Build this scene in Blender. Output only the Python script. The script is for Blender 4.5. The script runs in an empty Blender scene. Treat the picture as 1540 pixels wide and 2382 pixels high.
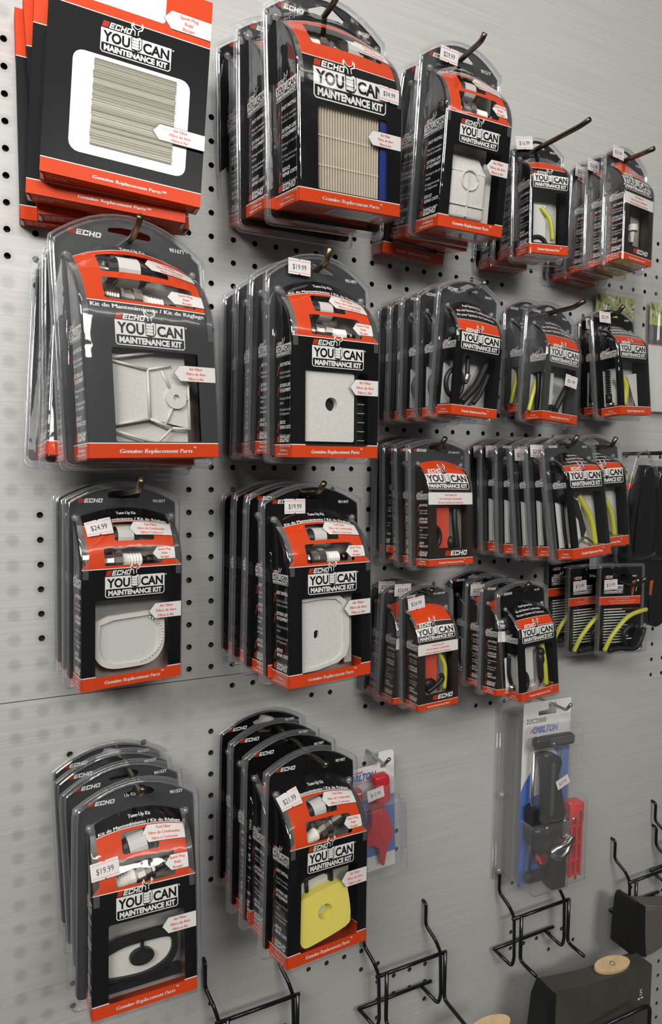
import bpy, bmesh, math, random
from mathutils import Vector, Matrix, geometry
random.seed(7)
PI = math.pi
scene = bpy.context.scene
COL = scene.collection

# ------------------------------------------------------------------ camera
CX, CY, CZ, YAW, PITCH, ROLL, FPX = 0.0455968, -0.7374965, 0.0032267, 0.4510123, -0.0636072, 0.0121625, 1551.92
def cam_axes():
    f = Vector((math.sin(YAW)*math.cos(PITCH), math.cos(YAW)*math.cos(PITCH), math.sin(PITCH)))
    r = Vector((math.cos(YAW), -math.sin(YAW), 0)); u = r.cross(f)
    r2 = math.cos(ROLL)*r + math.sin(ROLL)*u; u2 = -math.sin(ROLL)*r + math.cos(ROLL)*u
    return r2, u2, f
_r, _u, _f = cam_axes()
cam = bpy.data.cameras.new('camera'); camo = bpy.data.objects.new('camera', cam); COL.objects.link(camo)
M = Matrix((_r, _u, -_f)).transposed().to_4x4(); M.translation = Vector((CX, CY, CZ))
camo.matrix_world = M
cam.sensor_fit = 'HORIZONTAL'; cam.sensor_width = 36; cam.lens = FPX/1540*36; cam.clip_start = .02
scene.camera = camo
# ------------------------------------------------------------------ world, lights, exposure
w = bpy.data.worlds.new('World'); scene.world = w; w.use_nodes = True
w.node_tree.nodes['Background'].inputs[0].default_value = (.9, .93, 1, 1)
w.node_tree.nodes['Background'].inputs[1].default_value = .25
vs = scene.view_settings
vs.view_transform = 'Standard'; vs.look = 'None'; vs.gamma = 1; vs.use_curve_mapping = False; vs.exposure = -0.38
try: scene.cycles.transparent_max_bounces = 40
except Exception: pass
def area(name, loc, target, sx, sy, power, col=(1, .96, .9)):
    L = bpy.data.lights.new(name, 'AREA'); L.shape = 'RECTANGLE'; L.size = sx; L.size_y = sy; L.energy = power; L.color = col
    o = bpy.data.objects.new(name, L); COL.objects.link(o); o.location = loc
    o.rotation_euler = (Vector(target)-Vector(loc)).to_track_quat('-Z', 'Y').to_euler()
    return o
area('ceiling_tube', (-.35, -1.0, 1.25), (.1, 0, .1), 1.2, .035, 8)
area('ceiling_tube', (1.2, -1.9, 1.32), (.8, -.3, -.2), 1.2, .12, 2.2)
area('soft_fill', (-1.2, -1.6, 1.15), (-.1, 0, .50), 1.2, .6, 17, (1, .97, .93)).data.spread = math.radians(80)  # broad soft light added from the front left, not a known fixture
area('soft_fill', (.5, -2.8, 1.2), (.6, 0, .1), 1.2, .6, 20, (1, .97, .93)).data.spread = math.radians(100)  # added frontal fill that lifts the shadows under the kits

area('ceiling_fill', (.9, -1.9, .95), (.9, -1.9, 3), 1.4, .5, 8, (1, .97, .93))  # added upward light, brightens the ceiling for reflections and bounce

# ------------------------------------------------------------------ materials
MATS = {}
def nodes_of(name):
    m = bpy.data.materials.new(name); m.use_nodes = True; nt = m.node_tree
    return m, nt, nt.nodes['Principled BSDF']
def mat(name, col, rough=.5, metal=0, spec=.5, noise=0, nscale=300, bump=0, emis=None):
    m, nt, b = nodes_of(name)
    b.inputs['Base Color'].default_value = (*col, 1); b.inputs['Roughness'].default_value = rough
    b.inputs['Metallic'].default_value = metal; b.inputs['Specular IOR Level'].default_value = spec
    if noise or bump:
        tc = nt.nodes.new('ShaderNodeTexCoord'); n = nt.nodes.new('ShaderNodeTexNoise'); n.inputs['Scale'].default_value = nscale
        n.inputs['Detail'].default_value = 3
        nt.links.new(tc.outputs['Object'], n.inputs['Vector'])
        if noise:
            mx = nt.nodes.new('ShaderNodeMixRGB'); mx.blend_type = 'MULTIPLY'; mx.inputs[0].default_value = noise
            mx.inputs[1].default_value = (*col, 1); nt.links.new(n.outputs['Color'], mx.inputs[2]) 
            cr = nt.nodes.new('ShaderNodeValToRGB'); cr.color_ramp.elements[0].position = .35; cr.color_ramp.elements[1].position = .65
            cr.color_ramp.elements[0].color = (.55, .55, .55, 1)
            nt.links.new(n.outputs['Fac'], cr.inputs[0]); nt.links.new(cr.outputs[0], mx.inputs[2])
            nt.links.new(mx.outputs[0], b.inputs['Base Color'])
        if bump:
            bp = nt.nodes.new('ShaderNodeBump'); bp.inputs['Strength'].default_value = bump; bp.inputs['Distance'].default_value = .001
            nt.links.new(n.outputs['Fac'], bp.inputs['Height']); nt.links.new(bp.outputs[0], b.inputs['Normal'])
    MATS[name] = m; return m
mat('black_card', (.005, .005, .006), .3, spec=.1)
mat('brown_card', (.020, .014, .011), .34)
mat('grey_card', (.042, .044, .047), .28, spec=.4)  # dark card, its grey lifted to carry the sheen of the clear plastic
mat('orange', (.58, .050, .008), .42, spec=.15)
mat('white', (.70, .69, .67), .45)
mat('orange_text', (.75, .10, .05), .5)
mat('ink', (.02, .02, .02), .5)
mat('sticker_white', (.62, .60, .60), .6)
mat('sticker_red', (.75, .16, .16), .6)
mat('tray', (.36, .35, .33), .35, noise=.25, nscale=40)
mat('tray_white', (.55, .55, .53), .5)
mat('metal', (.62, .60, .57), .22, 1)
mat('dark_metal', (.12, .10, .08), .35, 1)
mat('zinc', (.55, .57, .58), .25, 1)
mat('brass', (.20, .155, .095), .33, 1)
mat('ceramic', (.78, .77, .70), .25)
mat('green_ink', (.08, .2, .08), .5)
mat('rubber', (.009, .009, .009), .42, spec=.35)
mat('inlay', (.30, .07, .02), .5)
mat('black_plastic', (.012, .012, .013), .38, spec=.35)
mat('lime_tube', (.46, .47, .045), .25)
mat('yellow_foam', (.80, .70, .13), .9, bump=.4, nscale=900, noise=.15)
mat('felt', (.60, .59, .56), .95, noise=.2, nscale=500, bump=.3)
mat('pleat', (.60, .54, .43), .8, noise=.15, nscale=60)
mat('pleat_grey', (.60, .59, .53), .8)
mat('blue', (.01, .025, .16), .4)
mat('cup', (.60, .585, .54), .4)
mat('red_card', (.55, .07, .04), .4)
mat('wood', (.66, .48, .27), .6, noise=.35, nscale=90)
mat('blue_print', (.03, .13, .50), .4)
mat('red_plastic', (.50, .02, .03), .35)
mat('bright_red', (.62, .03, .03), .35)
mat('slab', (.065, .060, .053), .42, noise=.35, nscale=30, bump=.15)
mat('foliage', (.42, .50, .07), .4, noise=.5, nscale=160)
mat('wall_paint', (.55, .56, .57), .7)
mat('floor_tile', (.26, .25, .24), .4)
mat('ceiling_tile', (.75, .75, .73), .8)
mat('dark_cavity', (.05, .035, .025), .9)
def clear(name, tint, base, refl, milky=0.0, rough=.07):
    m, nt, b = nodes_of(name); nt.nodes.remove(b); N = nt.nodes.new; out = nt.nodes['Material Output']
    tr = N('ShaderNodeBsdfTransparent'); tr.inputs[0].default_value = (*tint, 1)
    gl = N('ShaderNodeBsdfGlossy'); gl.inputs['Roughness'].default_value = rough; gl.inputs[0].default_value = (1, 1, 1, 1)
    lw = N('ShaderNodeLayerWeight'); lw.inputs[0].default_value = .5; fr = N('ShaderNodeMath'); fr.operation = 'POWER'; fr.inputs[1].default_value = 3.2; nt.links.new(lw.outputs['Facing'], fr.inputs[0])
    mul = N('ShaderNodeMath'); mul.operation = 'MULTIPLY_ADD'; mul.inputs[1].default_value = refl; mul.inputs[2].default_value = base; mul.use_clamp = True
    nt.links.new(fr.outputs[0], mul.inputs[0])
    tc = N('ShaderNodeTexCoord'); no = N('ShaderNodeTexNoise'); no.inputs['Scale'].default_value = 45
    nt.links.new(tc.outputs['Object'], no.inputs['Vector'])
    bp = N('ShaderNodeBump'); bp.inputs['Strength'].default_value = .25; bp.inputs['Distance'].default_value = .002
    nt.links.new(no.outputs['Fac'], bp.inputs['Height']); nt.links.new(bp.outputs[0], gl.inputs['Normal'])
    mx = N('ShaderNodeMixShader'); nt.links.new(mul.outputs[0], mx.inputs[0])
    src = tr
    if milky:
        df = N('ShaderNodeBsdfDiffuse'); df.inputs[0].default_value = (.62, .63, .64, 1)
        m2 = N('ShaderNodeMixShader'); m2.inputs[0].default_value = milky
        nt.links.new(tr.outputs[0], m2.inputs[1]); nt.links.new(df.outputs[0], m2.inputs[2]); src = m2
    nt.links.new(src.outputs[0], mx.inputs[1]); nt.links.new(gl.outputs[0], mx.inputs[2])
    nt.links.new(mx.outputs[0], out.inputs[0])
    MATS[name] = m
clear('clear', (.985, .985, .987), .055, .75, rough=.045)
clear('clear_rim', (.93, .94, .96), .07, .8, .10)
clear('clear_bag', (.985, .985, .987), .045, .7, .08)

# pegboard: satin painted board with a faint horizontal brushing and soft filled-in hole marks
m, nt, b = nodes_of('pegboard'); N = nt.nodes.new; L = nt.links.new
b.inputs['Roughness'].default_value = .38; b.inputs['Specular IOR Level'].default_value = .5
tc = N('ShaderNodeTexCoord'); mp = N('ShaderNodeMapping'); mp.inputs['Scale'].default_value = (3, 1, 260)
L(tc.outputs['Object'], mp.inputs[0]); no = N('ShaderNodeTexNoise'); no.inputs['Scale'].default_value = 1.5; no.inputs['Detail'].default_value = 4
L(mp.outputs[0], no.inputs['Vector'])
cr = N('ShaderNodeValToRGB'); cr.color_ramp.elements[0].color = (.40, .395, .385, 1); cr.color_ramp.elements[1].color = (.47, .465, .455, 1)
cr.color_ramp.elements[0].position = .3; cr.color_ramp.elements[1].position = .7
L(no.outputs['Fac'], cr.inputs[0])
sp = N('ShaderNodeSeparateXYZ'); L(tc.outputs['Object'], sp.inputs[0])
def cell(out, off):
    a = N('ShaderNodeMath'); a.operation = 'ADD'; a.inputs[1].default_value = off; L(out, a.inputs[0])
    d = N('ShaderNodeMath'); d.operation = 'DIVIDE'; d.inputs[1].default_value = .0254; L(a.outputs[0], d.inputs[0])
    f = N('ShaderNodeMath'); f.operation = 'FRACT'; L(d.outputs[0], f.inputs[0])
    s = N('ShaderNodeMath'); s.operation = 'SUBTRACT'; s.inputs[1].default_value = .5; L(f.outputs[0], s.inputs[0])
    p = N('ShaderNodeMath'); p.operation = 'POWER'; p.inputs[1].default_value = 2; L(s.outputs[0], p.inputs[0]); return p
PX0, PZ0, PP = 9.91682268*.0254, -1.83481442*.0254, .0254
cx_ = cell(sp.outputs[0], -PX0+PP*40.5); cz_ = cell(sp.outputs[2], -PZ0+PP*80.5)
ad = N('ShaderNodeMath'); ad.operation = 'ADD'; L(cx_.outputs[0], ad.inputs[0]); L(cz_.outputs[0], ad.inputs[1])
mr = N('ShaderNodeMapRange'); mr.inputs['From Min'].default_value = .0; mr.inputs['From Max'].default_value = .11
mr.inputs['To Min'].default_value = .80; mr.inputs['To Max'].default_value = 1.0; mr.interpolation_type = 'SMOOTHSTEP'; L(ad.outputs[0], mr.inputs[0])
# only the left end of the board shows these marks
rg = N('ShaderNodeMapRange'); rg.inputs['From Min'].default_value = .12; rg.inputs['From Max'].default_value = .3
rg.inputs['To Min'].default_value = 1.0; rg.inputs['To Max'].default_value = 0.0; L(sp.outputs[0], rg.inputs[0])
mm = N('ShaderNodeMixRGB'); mm.inputs[1].default_value = (1, 1, 1, 1); L(rg.outputs[0], mm.inputs[0]); L(mr.outputs[0], mm.inputs[2])
ml = N('ShaderNodeMixRGB'); ml.blend_type = 'MULTIPLY'; ml.inputs[0].default_value = 1; L(cr.outputs[0], ml.inputs[1]); L(mm.outputs[0], ml.inputs[2])
L(ml.outputs[0], b.inputs['Base Color']); MATS['pegboard'] = m

# ------------------------------------------------------------------ geometry helpers
class G:
    def __init__(s): s.v = []; s.f = []; s.m = []; s.sm = []; s.names = []
    def add(s, vs, fs, mt, smooth=False):
        o = len(s.v); s.v += [tuple(p) for p in vs]
        if mt not in s.names: s.names.append(mt)
        k = s.names.index(mt)
        for f in fs: s.f.append([i+o for i in f]); s.m.append(k); s.sm.append(smooth)
    def build(s, name, parent=None):
        me = bpy.data.meshes.new(name); me.from_pydata(s.v, [], s.f)
        for n in s.names: me.materials.append(MATS[n])
        me.polygons.foreach_set('material_index', s.m); me.polygons.foreach_set('use_smooth', s.sm); me.update()
        o = bpy.data.objects.new(name, me); COL.objects.link(o); o.parent = parent; return o
def box(g, x0, x1, y0, y1, z0, z1, mt):
    v = [(x, y, z) for x in (x0, x1) for y in (y0, y1) for z in (z0, z1)]
    g.add(v, [(0, 1, 3, 2), (4, 6, 7, 5), (0, 4, 5, 1), (2, 3, 7, 6), (0, 2, 6, 4), (1, 5, 7, 3)], mt)
def rbox(g, x0, x1, y0, y1, z0, z1, r, mt):
    bm = bmesh.new(); bmesh.ops.create_cube(bm, size=1)
    bmesh.ops.transform(bm, matrix=Matrix.Translation(((x0+x1)/2, (y0+y1)/2, (z0+z1)/2)) @ Matrix.Diagonal((x1-x0, y1-y0, z1-z0, 1)), verts=bm.verts)
    bmesh.ops.bevel(bm, geom=bm.edges[:], offset=r, segments=3, affect='EDGES', profile=.5)
    bm.verts.index_update(); g.add([v.co[:] for v in bm.verts], [[v.index for v in f.verts] for f in bm.faces], mt, True); bm.free()
def cbox(g, x0, x1, y0, y1, z0, z1, r, mt):
    # clear bubble: rounded box without its back
    bm = bmesh.new(); bmesh.ops.create_cube(bm, size=1)
    bmesh.ops.transform(bm, matrix=Matrix.Translation(((x0+x1)/2, (y0+y1)/2, (z0+z1)/2)) @ Matrix.Diagonal((x1-x0, y1-y0, z1-z0, 1)), verts=bm.verts)
    bmesh.ops.bevel(bm, geom=[e for e in bm.edges if sum(v.co.y for v in e.verts)/2 < y1-1e-6], offset=r, segments=3, affect='EDGES', profile=.5)
    bmesh.ops.delete(bm, geom=[f for f in bm.faces if all(v.co.y > y1-1e-5 for v in f.verts)], context='FACES')
    bm.verts.index_update(); g.add([v.co[:] for v in bm.verts], [[v.index for v in f.verts] for f in bm.faces], mt, True); bm.free()
def smooth_path(pts, n=6):
    P = [Vector(p) for p in pts]; out = []
    for i in range(len(P)-1):
        a = P[max(i-1, 0)]; b_ = P[i]; c = P[i+1]; d = P[min(i+2, len(P)-1)]
        for k in range(n):
            t = k/n; out.append(.5*((2*b_)+(c-a)*t+(2*a-5*b_+4*c-d)*t*t+(3*b_-3*c+d-a)*t**3))
    out.append(P[-1]); return out
def round_path(pts, r=.006, n=4):
    P = [Vector(p) for p in pts]; out = [P[0]]
    for i in range(1, len(P)-1):
        a = (P[i-1]-P[i]); c = (P[i+1]-P[i]); ra = min(r, a.length*.45); rc = min(r, c.length*.45)
        A = P[i]+a.normalized()*ra; C = P[i]+c.normalized()*rc
        for k in range(n+1):
            t = k/n; out.append((1-t)**2*A+2*t*(1-t)*P[i]+t*t*C)
    out.append(P[-1]); return out
def tube(g, pts, r, mt, seg=8, cap=True):
    P = [Vector(p) for p in pts]; vs = []; nrm = None
    for i, p in enumerate(P):
        t = (P[min(i+1, len(P)-1)]-P[max(i-1, 0)]).normalized()
        if nrm is None: nrm = t.orthogonal().normalized()
        nrm = (nrm-t*nrm.dot(t)).normalized(); bn = t.cross(nrm)
        for k in range(seg):
            a = 2*PI*k/seg; vs.append(p+nrm*math.cos(a)*r+bn*math.sin(a)*r)
    fs = [(i*seg+k, i*seg+(k+1) % seg, (i+1)*seg+(k+1) % seg, (i+1)*seg+k) for i in range(len(P)-1) for k in range(seg)]
    if cap: fs += [tuple(range(seg))[::-1], tuple((len(P)-1)*seg+k for k in range(seg))]
    g.add(vs, fs, mt, True)
def lathe(g, prof, M4, seg=14, split=None):
    # prof: list of (x, r, material); revolved about local x
    for (xa, ra, mt), (xb, rb, _) in zip(prof, prof[1:]):
        vs = [M4 @ Vector((x, r*math.cos(2*PI*k/seg), r*math.sin(2*PI*k/seg))) for x, r in ((xa, ra), (xb, rb)) for k in range(seg)]
        (split[1] if split and mt == split[0] else g).add(vs, [(k, (k+1) % seg, seg+(k+1) % seg, seg+k) for k in range(seg)], mt, False)
def ball(g, c, r, mt, sx=1, sy=1, sz=1):
    bm = bmesh.new(); bmesh.ops.create_uvsphere(bm, u_segments=10, v_segments=6, radius=r); bm.verts.index_update()
    g.add([(v.co.x*sx+c[0], v.co.y*sy+c[1], v.co.z*sz+c[2]) for v in bm.verts], [[v.index for v in f.verts] for f in bm.faces], mt, True); bm.free()
def extr(g, outer, y0, y1, mt, holes=(), mt_side=None, T=None):
    # prism of an x,z outline between y0 (back) and y1 (front)
    loops = [outer]+list(holes); tri = geometry.tessellate_polygon([[Vector((p[0], p[1], 0)) for p in l] for l in loops])
    fl = [p for l in loops for p in l]; T = T or (lambda p: p)
    g.add([T((p[0], y1, p[1])) for p in fl], tri, mt); g.add([T((p[0], y0, p[1])) for p in fl], tri, mt)
    for l in loops:
        n = len(l); g.add([T((p[0], y, p[1])) for y in (y0, y1) for p in l], [(i, (i+1) % n, n+(i+1) % n, n+i) for i in range(n)], mt_side or mt)
def rrect(x0, x1, z0, z1, r, n=4):
    out = []
    for cx, cz, a0 in ((x1-r, z1-r, 0), (x0+r, z1-r, 90), (x0+r, z0+r, 180), (x1-r, z0+r, 270)):
        for k in range(n+1):
            a = math.radians(a0+90*k/n); out.append((cx+r*math.cos(a), cz+r*math.sin(a)))
    return out
def circ(cx, cz, r, n=18, rz=None):
    rz = rz or r; return [(cx+r*math.cos(2*PI*k/n), cz+rz*math.sin(2*PI*k/n)) for k in range(n)]

_tc = {}
def tmesh(s, bold=.02, shear=0, res=2):
    k = (s, bold, shear, res)
    if k not in _tc:
        cu = bpy.data.curves.new('t', 'FONT'); cu.body = s; cu.size = 1; cu.offset = bold; cu.shear = shear; cu.resolution_u = res; cu.fill_mode = 'FRONT'
        ob = bpy.data.objects.new('t', cu); me = ob.to_mesh()
        vs = [(v.co.x, v.co.y) for v in me.vertices]; fs = [tuple(p.vertices) for p in me.polygons]
        ob.to_mesh_clear(); bpy.data.objects.remove(ob); bpy.data.curves.remove(cu)
        _tc[k] = (vs, fs)
    return _tc[k]
LAY = .00012
class Art:
    def __init__(s): s.it = []
    def poly(s, pts, mt, lay=1, holes=()):
        loops = [list(pts)]+[list(h) for h in holes]
        tri = geometry.tessellate_polygon([[Vector((p[0], p[1], 0)) for p in l] for l in loops])
        s.it.append(([p for l in loops for p in l], tri, mt, lay))
    def rect(s, x0, x1, z0, z1, mt, lay=1): s.poly([(x0, z0), (x1, z0), (x1, z1), (x0, z1)], mt, lay)
    def text(s, t, x, z, h, mt, lay=2, al='L', bold=.02, shear=0, w=None, res=2, ang=0):
        bk = bold/.02
        vs, fs = tmesh(t, bold if t == t.upper() else 0.0, shear, res)
        if not vs: return
        x0 = min(p[0] for p in vs); x1 = max(p[0] for p in vs)
        cap = .73; sz = h/cap; sx = sz
        if w: sx = w/(x1-x0)
        W = (x1-x0)*sx; ox = x-(0 if al == 'L' else W/2 if al == 'C' else W)
        if t != t.upper():      # small print: two copies a hair apart read as a bold face
            d = .022*sx*bk
            for dd in (-d, d): s.it.append(([(ox+dd+(p[0]-x0)*sx, z+p[1]*sz) for p in vs], fs, mt, lay))
            return
        s.it.append(([(ox+(p[0]-x0)*sx, z+p[1]*sz) for p in vs], fs, mt, lay))
    def rot(s, cx, cz, a, start=0):
        c, d = math.cos(a), math.sin(a)
        for i in range(start, len(s.it)):
            v, f, m_, l = s.it[i]; s.it[i] = ([(cx+(x-cx)*c-(z-cz)*d, cz+(x-cx)*d+(z-cz)*c) for x, z in v], f, m_, l)
    def merge(s, o, dx=0, dz=0, k=1):
        for v, f, m_, l in o.it: s.it.append(([(x*k+dx, z*k+dz) for x, z in v], f, m_, l))
    def emit(s, g, fmap, us=(), vs=()):
        for pts, tri, mt, lay in s.it:
            us_, vs_ = us, vs
            x0 = min(p[0] for p in pts); x1 = max(p[0] for p in pts); z0 = min(p[1] for p in pts); z1 = max(p[1] for p in pts)
            us_ = [u for u in us if x0 < u < x1] if (vs and z1 > vs[0]) else []; vs_ = [v for v in vs if z0 < v < z1]
            if us_ or vs_:
                bm = bmesh.new(); bv = [bm.verts.new((p[0], p[1], 0)) for p in pts]
                for t in tri:
                    try: bm.faces.new([bv[i] for i in t])
                    except ValueError: pass
                for u in us_: bmesh.ops.bisect_plane(bm, geom=bm.verts[:]+bm.edges[:]+bm.faces[:], plane_co=(u, 0, 0), plane_no=(1, 0, 0))
                for v in vs_: bmesh.ops.bisect_plane(bm, geom=bm.verts[:]+bm.edges[:]+bm.faces[:], plane_co=(0, v, 0), plane_no=(0, 1, 0))
                bm.verts.index_update(); pts = [v.co[:2] for v in bm.verts]; tri = [[v.index for v in f.verts] for f in bm.faces]; bm.free()
            P = [fmap(p[0], p[1], lay*LAY) for p in pts]
            if callable(mt):
                by = {}
                for t in tri:
                    cu_ = sum(pts[i][0] for i in t)/len(t); cv = sum(pts[i][1] for i in t)/len(t); by.setdefault(mt(cu_, cv), []).append(t)
                for k, ts in by.items(): g.add(P, ts, k)
            else: g.add(P, tri, mt)

# ------------------------------------------------------------------ printed artwork
def echo_word(A, x, z, h, w, lay=2, col='white', bars='orange'):
    """four slanted bars and the squared italic word ECHO, x..x+w"""
    sh = .28
    def q(x0, x1, z0, z1, m_): A.poly([(x+x0*w+sh*z0*h, z+z0*h), (x+x1*w+sh*z0*h, z+z0*h), (x+x1*w+sh*z1*h, z+z1*h), (x+x0*w+sh*z1*h, z+z1*h)], m_, lay)
    for i in range(4): q(.0+i*.052, .036+i*.052, 0, 1, bars)
    s = .235; lw = .165; wv = .045
    for i, ch in enumerate('ECHO'):
        a = s+i*.19; b_ = a+lw
        if ch == 'E': q(a, a+wv, 0, 1, col); q(a+wv, b_, 0, .24, col); q(a+wv, b_-.02, .38, .62, col); q(a+wv, b_, .76, 1, col)
        if ch == 'C': q(a, a+wv, 0, 1, col); q(a+wv, b_, 0, .24, col); q(a+wv, b_, .76, 1, col); q(b_-wv, b_, .24, .36, col); q(b_-wv, b_, .64, .76, col)
        if ch == 'H': q(a, a+wv, 0, 1, col); q(b_-wv, b_, 0, 1, col); q(a+wv, b_-wv, .38, .62, col)
        if ch == 'O': q(a, a+wv, .06, .94, col); q(b_-wv, b_, .06, .94, col); q(a+.012, b_-.012, 0, .24, col); q(a+.012, b_-.012, .76, 1, col)
def wrench(A, x, z, h, mt, lay=2, ang=-.35):
    st = len(A.it); r = h*.17
    A.rect(x-h*.05, x+h*.05, z, z+h*.72, mt, lay)
    n = 12; out = [(x+r*math.cos(a), z+h*.84+r*math.sin(a)) for a in [PI/2+.55+(2*PI-1.1)*k/n for k in range(n+1)]]
    inn = [(x+r*.4*math.cos(a), z+h*.9+r*.45*math.sin(a)) for a in [PI/2-.7-(2*PI-1.4)*k/8 for k in range(9)]]
    A.poly(out+inn, mt, lay); A.poly(circ(x, z, h*.09, 8), mt, lay)
    A.rot(x, z, ang, st)
def you_can(A, x, z, L_, bg='black_card', lay=2, r=True):
    """logo, lower-left x,z, width L_; height .34 L_ plus the ECHO line"""
    def P(pts): return [(x+a*L_, z+b_*L_) for a, b_ in pts]
    ch = .03
    A.poly(P([(0, .34), (0, ch), (ch, 0), (1-ch, 0), (1, ch), (1, .34)]), 'white', lay)
    A.poly(P([(.014, .138), (.014, ch+.006), (ch+.006, .014), (1-ch-.006, .014), (1-.014, ch+.006), (1-.014, .138)]), bg, lay+1)
    A.text('MAINTENANCE KIT', x+.5*L_, z+.035*L_, .08*L_, 'white', lay+2, 'C', .05, w=.9*L_)
    A.text('YOU', x+.03*L_, z+.165*L_, .145*L_, bg, lay+1, 'L', .034, w=.375*L_, res=3)
    A.text('CAN', x+.59*L_, z+.165*L_, .145*L_, bg, lay+1, 'L', .034, w=.38*L_, res=3)
    # fist holding an open-ended wrench
    A.poly(P([(.425, .165), (.44, .145), (.54, .145), (.575, .19), (.575, .33), (.55, .365), (.44, .35), (.42, .33)]), bg, lay+1)
    for i in range(4): A.poly(P([(.432, .168+i*.042), (.525, .162+i*.042), (.535, .19+i*.042), (.525, .2+i*.042), (.432, .202+i*.042)]), 'white', lay+2)
    A.poly(P([(.535, .16), (.565, .2), (.565, .33), (.54, .35), (.5, .335), (.543, .315), (.543, .19)]), 'white', lay+2)
    A.poly(P([(.46, .36), (.52, .37), (.52, .43), (.57, .455), (.59, .52), (.56, .56), (.545, .49), (.50, .465), (.46, .48), (.44, .55), (.405, .50), (.42, .44), (.46, .42)]), 'white', lay+1)
    A.poly(P([(.473, .35), (.507, .36), (.507, .44), (.555, .47), (.568, .51), (.535, .475), (.495, .452), (.455, .467), (.43, .51), (.43, .46), (.473, .43)]), bg, lay+2)
    A.poly(P([(.47, .09), (.51, .09), (.51, .145), (.47, .145)]), bg, lay+2)
    echo_word(A, x+.01*L_, z+.355*L_, .085*L_, .41*L_, lay)
    if r: A.poly([(x+1.025*L_+a, z+.32*L_+b_) for a, b_ in circ(0, 0, .012*L_, 8)], 'white', lay)
def arrow(A, x0, x1, z0, z1, lines, lay=4):
    d = (z1-z0)*.42
    A.poly([(x0-.0004, (z0+z1)/2), (x0+d, z0-.0004), (x1, z0-.0004), (x1, z1+.0004), (x0+d, z1+.0004)], 'ink', lay-1)
    A.poly([(x0, (z0+z1)/2), (x0+d, z0), (x1, z0), (x1, z1), (x0+d, z1)], 'white', lay)
    h = (z1-z0)/len(lines)*.56
    for i, t in enumerate(lines):
        A.text(t, (x0+x1)/2+d*.15, z1-(i+.85)*(z1-z0)/len(lines)*.96, h, 'orange_text', lay+1, 'C', .03)
AIR = ['Air Filter', 'Filtro de Aire', 'Filtre à Air']; SPK = ['Spark Plug', 'Bujía', 'Bougie']
FUE = ['Fuel Filter', 'Filtro de Combustible', 'Filtre à Carburant']
FSK = ['Fuel System Kit', 'Kit del Sistema Combustible', 'Kit pour Système de Carburant']
def price_art(txt):
    A = Art(); w_, h_ = .0245, .0150
    A.poly([(-w_/2, -h_/2), (-.0012, -h_/2), (0, -h_/2+.0011), (.0012, -h_/2), (w_/2, -h_/2), (w_/2, h_/2), (.0012, h_/2), (0, h_/2-.0011), (-.0012, h_/2), (-w_/2, h_/2)], 'sticker_white', 1)
    A.rect(-w_/2+.0006, w_/2-.0006, h_/2-.0022, h_/2-.0018, 'sticker_red', 2); A.rect(-w_/2+.0006, w_/2-.0006, -h_/2+.0018, -h_/2+.0022, 'sticker_red', 2)
    A.text(txt, 0, -.0026, .0052, 'ink', 2, 'C', .0, w=.0150 if len(txt) > 5 else .0125)
    return A
def side_art(T, hb, hk, kind, bg):
    A = Art(); bw = T*.80; x = T*.12; k = (hk-hb)
    you_can(A, x-T*.02, hb+k*.865, T*.86, bg, 2, False)
    if kind == 'text':
        z = hb+k*.78; e = k/110*1.0
        def head(ls, z):
            wrench(A, x+.06*T, z-e*7.5, e*9, 'orange', 2)
            for i, t in enumerate(ls): A.text(t, x+.2*T, z-i*e*4.6, e*3.2, 'white', 2, 'L', .03, .25, w=min(.62*T, len(t)*T*.055))
            return z-len(ls)*e*4.6-e*2.6
        def body(ls, z):
            for i, t in enumerate(ls): A.text(t, x+.2*T, z-i*e*4.0, e*2.6, 'white', 2, 'L', .015, 0, w=min(.62*T, len(t)*T*.036))
            return z-len(ls)*e*4.0-e*2.4
        z = head(['EASY INSTALL'], z); z = body(['Fácil de instalar', 'Facile à installer'], z)-e*2
        z = head(['EXTEND LIFE', 'OF EQUIPMENT'], z); z = body(['Prolonga la vida del', 'equipo'], z); z = body(['Prolonge la vie utile', "de l'équipement"], z)-e*2
        z = head(['REDUCE', 'REPAIR COSTS'], z); z = body(['Reduce los costos', 'de reparación'], z); z = body(['Minimise les frais', 'de réparation'], z)
        echo_word(A, x+T*.02, hb+k*.13, k*.052, T*.72)
    bh = k*.1
    A.text('Genuine', T*.5, hb+bh*.55, bh*.2, 'white', 3, 'C', .03, .2); A.text('Replacement Parts', T*.5, hb+bh*.2, bh*.2, 'white', 3, 'C', .03, .2, w=T*.6)
    return A

# ------------------------------------------------------------------ kit builder
def empty(name, label=None, cat=None, group=None):
    o = bpy.data.objects.new(name, None); o.empty_display_size = .02; COL.objects.link(o)
    if label: o['label'] = label
    if cat: o['category'] = cat
    if group: o['group'] = group
    return o
def outline(W, Hs, H, r=.007, ins=0.0, z0=0.0):
    hw = W/2-ins; out = []
    for cx, a0 in ((hw-r, 270),):
        for k in range(5):
            a = math.radians(a0+90*k/4); out.append((cx+r*math.cos(a), z0+ins+r+r*math.sin(a)))
    top = []
    n = 18; Hs2 = Hs-ins*.9; H2 = H-ins
    for k in range(n+1):
        a = PI*k/n; x = hw*math.cos(a)
        # shoulder corner then flat arch
        z = Hs2+(H2-Hs2)*max(0, (1-abs(x/hw)**2.0))
        top.append((x, z))
    top[0] = (hw, Hs2-.004); top[-1] = (-hw, Hs2-.004)
    out += [(hw, Hs2-.008)] + top[1:-1] + [(-hw, Hs2-.008)]
    for k in range(5):
        a = math.radians(180+90*k/4); out.append((-hw+r+r*math.cos(a), z0+ins+r+r*math.sin(a)))
    return out
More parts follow.
